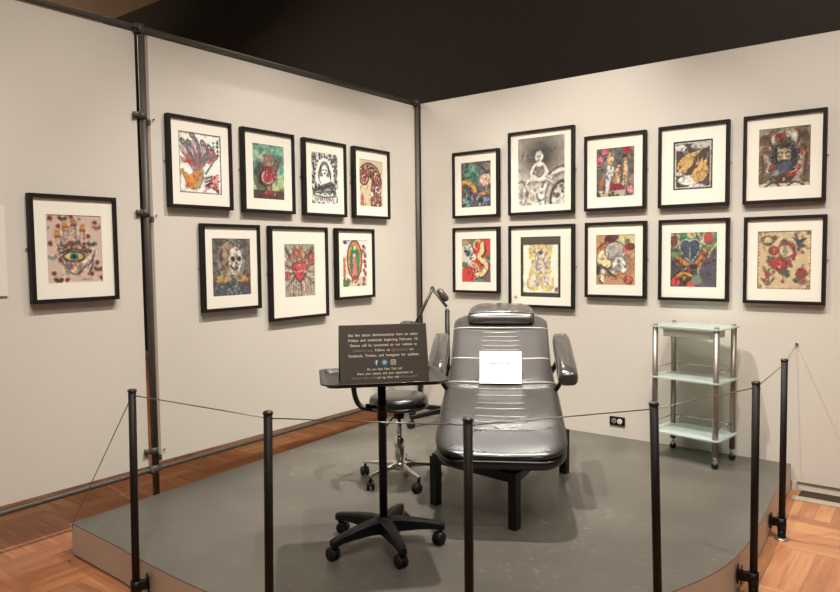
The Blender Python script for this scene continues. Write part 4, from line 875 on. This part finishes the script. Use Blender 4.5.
o3, at3, L3 = pad([(3.868,.820),(3.98,.888),(4.105,.968)], lambda t: .277, .065,'back_pad','vinyl',rc,dish=.014,endr=.010)
o4, at4, L4 = pad([(4.10,.962),(4.16,.995),(4.25,1.03)], lambda t: .277, .06,'shoulder_pad','vinyl',rc,r_head=.085,dish=.004,endr=.010)
# black edge roll beneath the pads
o5, _, _ = pad([(3.047,.478),(3.12,.503),(3.3,.568),(3.5,.626),(3.7,.680),(3.88,.772),(4.1,.912),(4.2,.960)], lambda t: .302-.030*t,.052,'base_shell','vinyl_black',rc,r_foot=.13,r_head=.08,dish=0)
# stitched ribs
def ribs(at, ss, half, parent, curl=True):
    for s in ss:
        c_, tg = at(s); nr = Vector((0,-tg.z,tg.y)); pts = []
        for k in range(13):
            x = -half+2*half*k/12
            X = abs(x)/.285; A = X**(1/.30) if X > 0 else 0
            off = -.018*(1-X*X) if parent is o1 else (-.012*(1-X*X) if parent is o2 else -.014*(1-X*X))
            sa = math.sqrt(max(0,1-min(1,A)**2)); h0 = .022 if parent is o1 else (.030 if parent is o2 else .0325); hgt = h0*(sa**.55)
            pts.append(Vector((x,0,0))+c_+nr*(hgt-h0+off+.0018))
        b = MB(); b.tube(pts,.0030,n=8); b.build('stitched_rib','rib',parent)
ribs(at1,[L1*q for q in (.30,.39,.47,.585,.67,.80,.91)],.125,o1)
ribs(at2,[L2*q for q in (.12,.3,.5,.7)],.118,o2)
ribs(at3,[L3*q for q in (.12,.3,.42,.58,.72,.86)],.108,o3)
# added light grey tubes standing in for highlights along the pad joints
for at_, s_at, hw_, par, th_, dz in ((at2,.006,.288,o2,.060,.012),(at3,.006,.272,o3,.065,.014),(at4,.004,.274,o4,.06,.004)):
    c_, tg = at_(s_at); nr = Vector((0,-tg.z,tg.y)); pts = []
    for k in range(25):
        x = -hw_+2*hw_*k/24; X = abs(x)/(hw_+.006); sa = math.sqrt(max(0,1-min(1,X**(1/.30))**2))
        pts.append(Vector((x,0,0))+c_+nr*(th_/2*sa**.55-th_/2-dz*(1-X*X)-.001))
    MB().tube(pts,.005,n=8).build('seam_highlight','rib',par)
# headrest: half-moon pillow
rings = []
def hr(d_, z_, w_, th, bo=0):
    c_ = Vector((0.004,d_-3.6,z_-PLAT)); r_ = []
    for j in range(28):
        a_ = 2*PI*j/28; ca, sa = math.cos(a_), math.sin(a_)
        r_.append(c_+Vector((w_*math.copysign(abs(ca)**.3,ca),0,th/2*math.copysign(abs(sa)**.42,sa))))
    return r_
for d_, z_, w_, th in ((4.115,1.000,.168,.012),(4.12,1.003,.184,.050),(4.135,1.008,.190,.066),(4.17,1.018,.193,.078),(4.22,1.032,.188,.080),(4.27,1.046,.172,.074),(4.31,1.056,.148,.062),(4.335,1.062,.118,.044),(4.35,1.064,.07,.014)):
    rings.append(hr(d_,z_+.006,w_,th))
h_ = MB().loft(rings).build('headrest','vinyl_gloss',rc)
b = MB(); b.tube([hr(4.14,1.018,.192,.066)[j] for j in range(0,28)],.004,n=6,closed=True); b.build('piping','vinyl',h_)
b = MB()
for s_ in (-1,1): b.tube([(s_*.05,4.23-3.6,.80),(s_*.05,4.25-3.6,1.06-PLAT)],.008,n=10)
b.build('headrest_bar','chrome',rc)
# armrests
for s_ in (-1,1):
    rings = []
    for d_, z_, w_, th in ((3.475,.742,.030,.040),(3.482,.745,.044,.062),(3.50,.753,.050,.074),(3.56,.776,.051,.078),(3.68,.818,.050,.078),(3.80,.860,.049,.076),(3.90,.892,.047,.072),(3.945,.905,.042,.062),(3.962,.909,.026,.034)):
        c_ = Vector((s_*.330+(.004 if s_>0 else 0),d_-3.6,z_+.012+.012*(3.96-d_)/.48-PLAT)); r_ = []
        for j in range(20):
            a_ = 2*PI*j/20; ca, sa = math.cos(a_), math.sin(a_)
            r_.append(c_+Vector((w_*math.copysign(abs(ca)**.6,ca),-.3*th/2*sa,th/2*math.copysign(abs(sa)**.6,sa))))
        rings.append(r_)
    am = MB().loft(rings).build('armrest','vinyl_gloss',rc)
    b = MB(); b.tube([(s_*.325,3.86-3.6,.850-PLAT),(s_*.305,3.86-3.6,.79-PLAT),(s_*.27,3.86-3.6,.73-PLAT),(s_*.2,3.86-3.6,.70-PLAT)],.014,n=12); b.build('armrest_bracket','black_metal',am); b = MB()
    b.tube([(s_*.335,3.62-3.6,.77-PLAT),(s_*.25,3.62-3.6,.64-PLAT)],.012,n=10)
    b.build('armrest_bracket','black_metal',am)
# base frame: legs, beams, pedestal. positions from the ground contact points
def loc(x,y): v = Vector((x,y,0))-CX; return Vector((v.dot(Vector((.859,.512,0))), v.dot(ax), 0))
F1, F2, F3 = loc(1.433,-1.752), loc(1.908,-1.80), loc(1.735,-.93); F4 = F1+(F3-F2)
e1 = (F2-F1).normalized(); rzl = math.atan2(e1.y,e1.x)
for f_, zt in ((F1,.245),(F2,.262),(F3,.25),(F4,.25)):
    mx = Matrix.Translation(f_) @ Matrix.Rotation(rzl+.02,4,'Z')
    MB().box((-.021,-.021,0),(.021,.021,zt),mx=mx,bev=.002).build('leg','black_metal',rc)
def beam(p, q, z0_, z1_, hw=.02):
    d = (q-p); L_ = d.length; mx = Matrix.Translation(p) @ Matrix.Rotation(math.atan2(d.y,d.x),4,'Z')
    b = MB(); b.box((0,-hw,z0_),(L_,hw,z1_),mx=mx,bev=.002); return b.build('beam','black_metal',rc)
beam(F1,F2,.215,.258); beam(F3,F4,.215,.258); beam(F1,F4,.215,.255); beam(F2,F3,.215,.255); beam((F1+F2)/2,(F3+F4)/2,.22,.262,.05)
b = MB(); b.box((-.16,3.45-3.6,.262),(.16,3.95-3.6,.33),bev=.006); b.box((-.13,3.4-3.6,.33),(.13,3.9-3.6,.44),bev=.01); b.build('lift_mechanism','black_metal',rc)
b = MB(); b.box((-.2,3.18-3.6,.29),(-.16,3.95-3.6,.36),mx=Matrix.Rotation(.0,4,'X')); b.box((.16,3.18-3.6,.29),(.2,3.95-3.6,.36)); b.build('pad_rail','black_metal',rc)
# paper notice on the seat
nt_ = thing('paper_notice', 'small white card with faint grey text standing on the reclining chair seat', 'notice', tuple(Vector((3.448,-4.5,0))+ax*3.70+Vector((0,0,.722))), math.asin(.512))
nm = Matrix.Rotation(-math.radians(20),4,'X')
MB().box((-.112,0,.004),(.112,.0015,.160),mx=nm).build('card_front','paper',nt_)
b = MB(); b.box((-.112,-.034,-.003),(.112,.002,-.0015),mx=Matrix.Translation((0,0,.006)) @ Matrix.Rotation(math.radians(24),4,'X')); b.build('card_foot','paper_cream',nt_)
b = MB(); V = [nm @ Vector(p) for p in ((-.112,.002,.159),(.112,.002,.159))]+[Vector((.112,.10,.050)),Vector((-.112,.10,.050))]
b.loft([V,[v+Vector((0,.001,.001)) for v in V]],smooth=False); b.build('card_back','paper',nt_)
TMn = nm @ Matrix.Rotation(PI/2,4,'X')
text('PLEASE DO NOT TOUCH',.014,Matrix.Translation(nm @ Vector((0,-.0008,0))) @ TMn @ Matrix.Translation((0,.090,0)),'pale_grey',nt_,'lettering','CENTER',.115,.0003)

# ---------------------------------------------------------------- rolling floor lamp behind the chair
lx, ly = .49,-.30
lp = thing('floor_lamp', 'rolling work lamp with a jointed grey arm, behind the chair by the corner', 'lamp', (lx,ly,PLAT))
vr = Vector((.84,.545,0))                              # photo right at this distance
c1_ = Vector((.115-lx,-.33-ly,0)); a1 = math.atan2(c1_.y,c1_.x)
MB().lathe([(.04,.06),(.045,.07),(.045,.11),(.03,.12)],n=20).build('hub','black_plastic',lp)
for k in range(5):
    a_ = a1+k*2*PI/5; d = Vector((math.cos(a_),math.sin(a_),0))*(.355/.355); s_ = Vector((-d.y,d.x,0)); rings = []
    Lr = .355 if k < 2 else .30
    for t_, hw, z0_, z1_ in ((.03,.022,.070,.105),(.5*Lr,.018,.072,.102),(Lr,.014,.068,.092)):
        c_ = d*t_; rings.append([c_-s_*hw+Vector((0,0,z0_)),c_-s_*hw+Vector((0,0,z1_)),c_+s_*hw+Vector((0,0,z1_)),c_+s_*hw+Vector((0,0,z0_))])
    MB().loft(rings,smooth=False).build('leg','black_plastic',lp); caster(lp,(d.x*(Lr-.015),d.y*(Lr-.015),.07),a_+.8+k,R=.026)
def lz(z): return z-PLAT
MB().tube([(0,0,.1),(0,0,lz(.985))],.018,n=16).build('pole','black_metal',lp)
P0 = Vector((0,0,lz(.955))); P0b = P0+vr*(-.004)+Vector((0,0,.055)); P1 = P0-vr*.108+Vector((0,0,.190)); P2 = P1-vr*.120+Vector((0,0,-.250))
MB().tube([P0+Vector((0,0,.028)),P0b],[.013,.013],n=12).build('swivel','chrome',lp)
off = Vector((-.545,.84,0))*.011
b = MB(); b.tube([P0b+off,P1+off],.010,n=8); b.tube([P0b-off,P1-off],.010,n=8); b.build('lower_arm','lamp_grey',lp)
b = MB(); b.tube([P1+off,P2+off],.012,n=8); b.tube([P1-off,P2-off],.012,n=8); b.build('upper_arm','lamp_grey',lp)
b = MB(); b.tube([P1-off*2,P1+off*2],.016,n=14); b.tube([P1-off*.2,P1+off*.2+Vector((0,0,.02))],.006,n=8); b.build('elbow_joint','lamp_grey',lp)
b = MB(); m_ = P0b.lerp(P1,.60)+vr*.034+Vector((0,0,.006)); dd = (P1-P0b).normalized(); b.tube([m_-dd*.055,m_-dd*.04,m_+dd*.035,m_+dd*.055],[.012,.026,.026,.012],n=14); b.tube([m_,P0b.lerp(P1,.6)],.006,n=8); b.build('knob_cover','lamp_grey',lp)
b = MB(); hc = P2-vr*.045+Vector((0,0,-.012)); mxh = Matrix.Translation(hc) @ Matrix.Rotation(.25,4,'Y')
b.lathe([(.03,.012),(.055,.008),(.078,-.006),(.084,-.022),(.076,-.022),(.05,-.004),(.0,.0)],n=28,mx=mxh); b.tube([hc+Vector((0,0,.010)),P2],.010,n=10); b.build('lamp_head','lamp_grey',lp)

# ---------------------------------------------------------------- glass cart
FLc, FRc, BRc, BLc = Vector((2.060,-.325,0)), Vector((2.417,-.377,0)), Vector((2.423,-.130,0)), Vector((2.056,-.078,0))
cc = (FLc+FRc+BRc+BLc)/4; ra = math.atan2((FRc-FLc).y,(FRc-FLc).x)
gc = thing('glass_cart', 'three-shelf green glass cart with metal posts and casters by the right wall', 'cart', (cc.x,cc.y,PLAT), ra)
hx, hy = .184,.122
top = .805
for sx_, sy_ in ((-1,-1),(1,-1),(1,1),(-1,1)):
    x, y = sx_*hx, sy_*hy
    MB().tube([(x,y,.070),(x,y,top-.010)],.0165,n=18).build('post','alu',gc)
    MB().lathe([(.012,0),(.014,.004),(.010,.010),(.0,.011)],c=(x,y,top),n=14).build('finial','alu',gc)
    b = MB(); b.lathe([(.009,.045),(.009,.060),(.015,.064),(.015,.071)],c=(x,y,0),n=14); b.box((x-.012,y-.011,.028),(x+.012,y+.011,.048),bev=.002)
    cs = b.build('caster','chrome',gc)
    w = MB(); w.lathe([(.006,-.009),(.018,-.009),(.020,-.006),(.020,.006),(.018,.009),(.006,.009)],n=18,mx=Matrix.Translation((x,y,.020)) @ Matrix.Rotation(.4,4,'Z') @ Matrix.Rotation(PI/2,4,'X')); w.build('wheel','rubber',cs)
for z in (top-.008,.489,.160):
    b = MB(); P = rrect(hx+.032,hy+.026,.035,n=6); b.prism(P,z,z+.008); b.build('glass_shelf','glass',gc)
for z in (.489,.160):
    zz = z+.060; b = MB()
    b.tube([(-hx,hy-.0,zz),(hx,hy-.0,zz)],.003,n=8); 
    for s_ in (-1,1): b.tube([(s_*hx,-hy,zz),(s_*hx,hy,zz)],.003,n=8); b.tube([(s_*(hx-.035),hy,zz),(s_*(hx-.035),hy,z+.008)],.003,n=8)
    b.build('guard_rail','chrome',gc)
b = MB(); x0,x1,y0,y1,z0,z1 = -.145,.145,-.098,.090,top-.066,top-.016
b.box((x0,y0,z0),(x1,y1,z0+.004)); b.box((x0,y0,z0),(x1,y0+.004,z1)); b.box((x0,y1-.004,z0),(x1,y1,z1)); b.box((x0,y0,z0),(x0+.004,y1,z1)); b.box((x1-.004,y0,z0),(x1,y1,z1))
b.box((x0-.012,y0-.01,z1-.006),(x1+.012,y0+.004,z1)); b.build('drawer','drawer',gc)
b = MB()
for s_ in (-1,1): b.box((s_*.158-.010,-.095,top-.022),(s_*.158+.010,.09,top-.0085))
b.build('drawer_runner','alu',gc)

# ---------------------------------------------------------------- camera
cam = bpy.data.cameras.new('camera'); co = bpy.data.objects.new('camera', cam); COL.objects.link(co)
f_px = 695.5; cam.sensor_fit = 'HORIZONTAL'; cam.sensor_width = 36; cam.lens = f_px*36/840
yaw, pit, rol = math.radians(-37.39), math.radians(-3.44), math.radians(-.65)
cy_, sy_ = math.cos(yaw), math.sin(yaw)
fwd = Vector((sy_*math.cos(pit), cy_*math.cos(pit), math.sin(pit))); r_ = Vector((cy_,-sy_,0)); u_ = r_.cross(fwd)
r2 = r_*math.cos(rol)+u_*math.sin(rol); u2 = -r_*math.sin(rol)+u_*math.cos(rol)
Mx = Matrix((r2,u2,-fwd)).transposed().to_4x4(); Mx.translation = Vector((3.448,-4.5,1.40)); co.matrix_world = Mx
cam.clip_start = .05; cam.clip_end = 60
scn.camera = co

# ---------------------------------------------------------------- lights
def spot(name, loc_, tgt, power, size, blend=.6, radius=.05, col=(1,.90,.78)):
    l = bpy.data.lights.new(name,'SPOT'); l.energy = power; l.spot_size = math.radians(size); l.spot_blend = blend; l.shadow_soft_size = radius; l.color = col
    o = bpy.data.objects.new(name,l); COL.objects.link(o); o.location = loc_
    o.rotation_euler = (Vector(tgt)-Vector(loc_)).to_track_quat('-Z','Y').to_euler(); return o
def area(name, loc_, tgt, power, sx_, sy_, col=(1,.93,.84)):
    l = bpy.data.lights.new(name,'AREA'); l.shape = 'RECTANGLE'; l.size = sx_; l.size_y = sy_; l.energy = power; l.color = col
    o = bpy.data.objects.new(name,l); COL.objects.link(o); o.location = loc_
    o.rotation_euler = (Vector(tgt)-Vector(loc_)).to_track_quat('-Z','Y').to_euler(); return o
WC = (1,.95,.88)
for x, w_ in ((.2,225),(1.5,335),(2.8,205),(4.1,120)): spot('track_spot',(x,-2.3,4.3),(x,0,.45),w_,56,1.,.02,WC)
for y, w_ in ((-.2,300),(-1.5,310),(-2.8,165),(-4.1,155)): spot('track_spot',(2.3,y,4.3),(0,y,.45),w_,56,1.,.02,WC)
spot('platform_spot',(1.3,-1.1,4.5),(1.95,-1.75,.2),420,50,.7,.06,WC)
spot('floor_spot',(3.9,-1.8,4.5),(3.1,-1.3,0),118,60,.8,.06,WC)
spot('back_wall_spot',(4.6,-1.5,4.8),(3.2,1.25,3.4),150,75,1.,.1,WC)
spot('rear_spot',(.35,.75,4.3),(1.9,-1.9,.5),26,50,.6,.06,WC)
area('gallery_fill',(3.6,-4.2,4.6),(1.0,-.8,.3),55,2.0,1.2)
area('next_gallery',(-3.0,-2.0,4.2),(-1.6,-1.8,0),68,2.0,2.0)
spot('ceiling_fill',(-8.5,-3.0,2.5),(-8.0,-.8,5),240,80,.8,.1,(1,.86,.66))  # added fill that brightens the ceiling, no known fixture there
wd = bpy.data.worlds.new('world'); scn.world = wd; wd.use_nodes = True
wd.node_tree.nodes['Background'].inputs[0].default_value = (1,.95,.88,1); wd.node_tree.nodes['Background'].inputs[1].default_value = .035

scn.view_settings.view_transform = 'Standard'; scn.view_settings.look = 'None'
scn.view_settings.gamma = 1; scn.view_settings.use_curve_mapping = False; scn.view_settings.exposure = 0.68
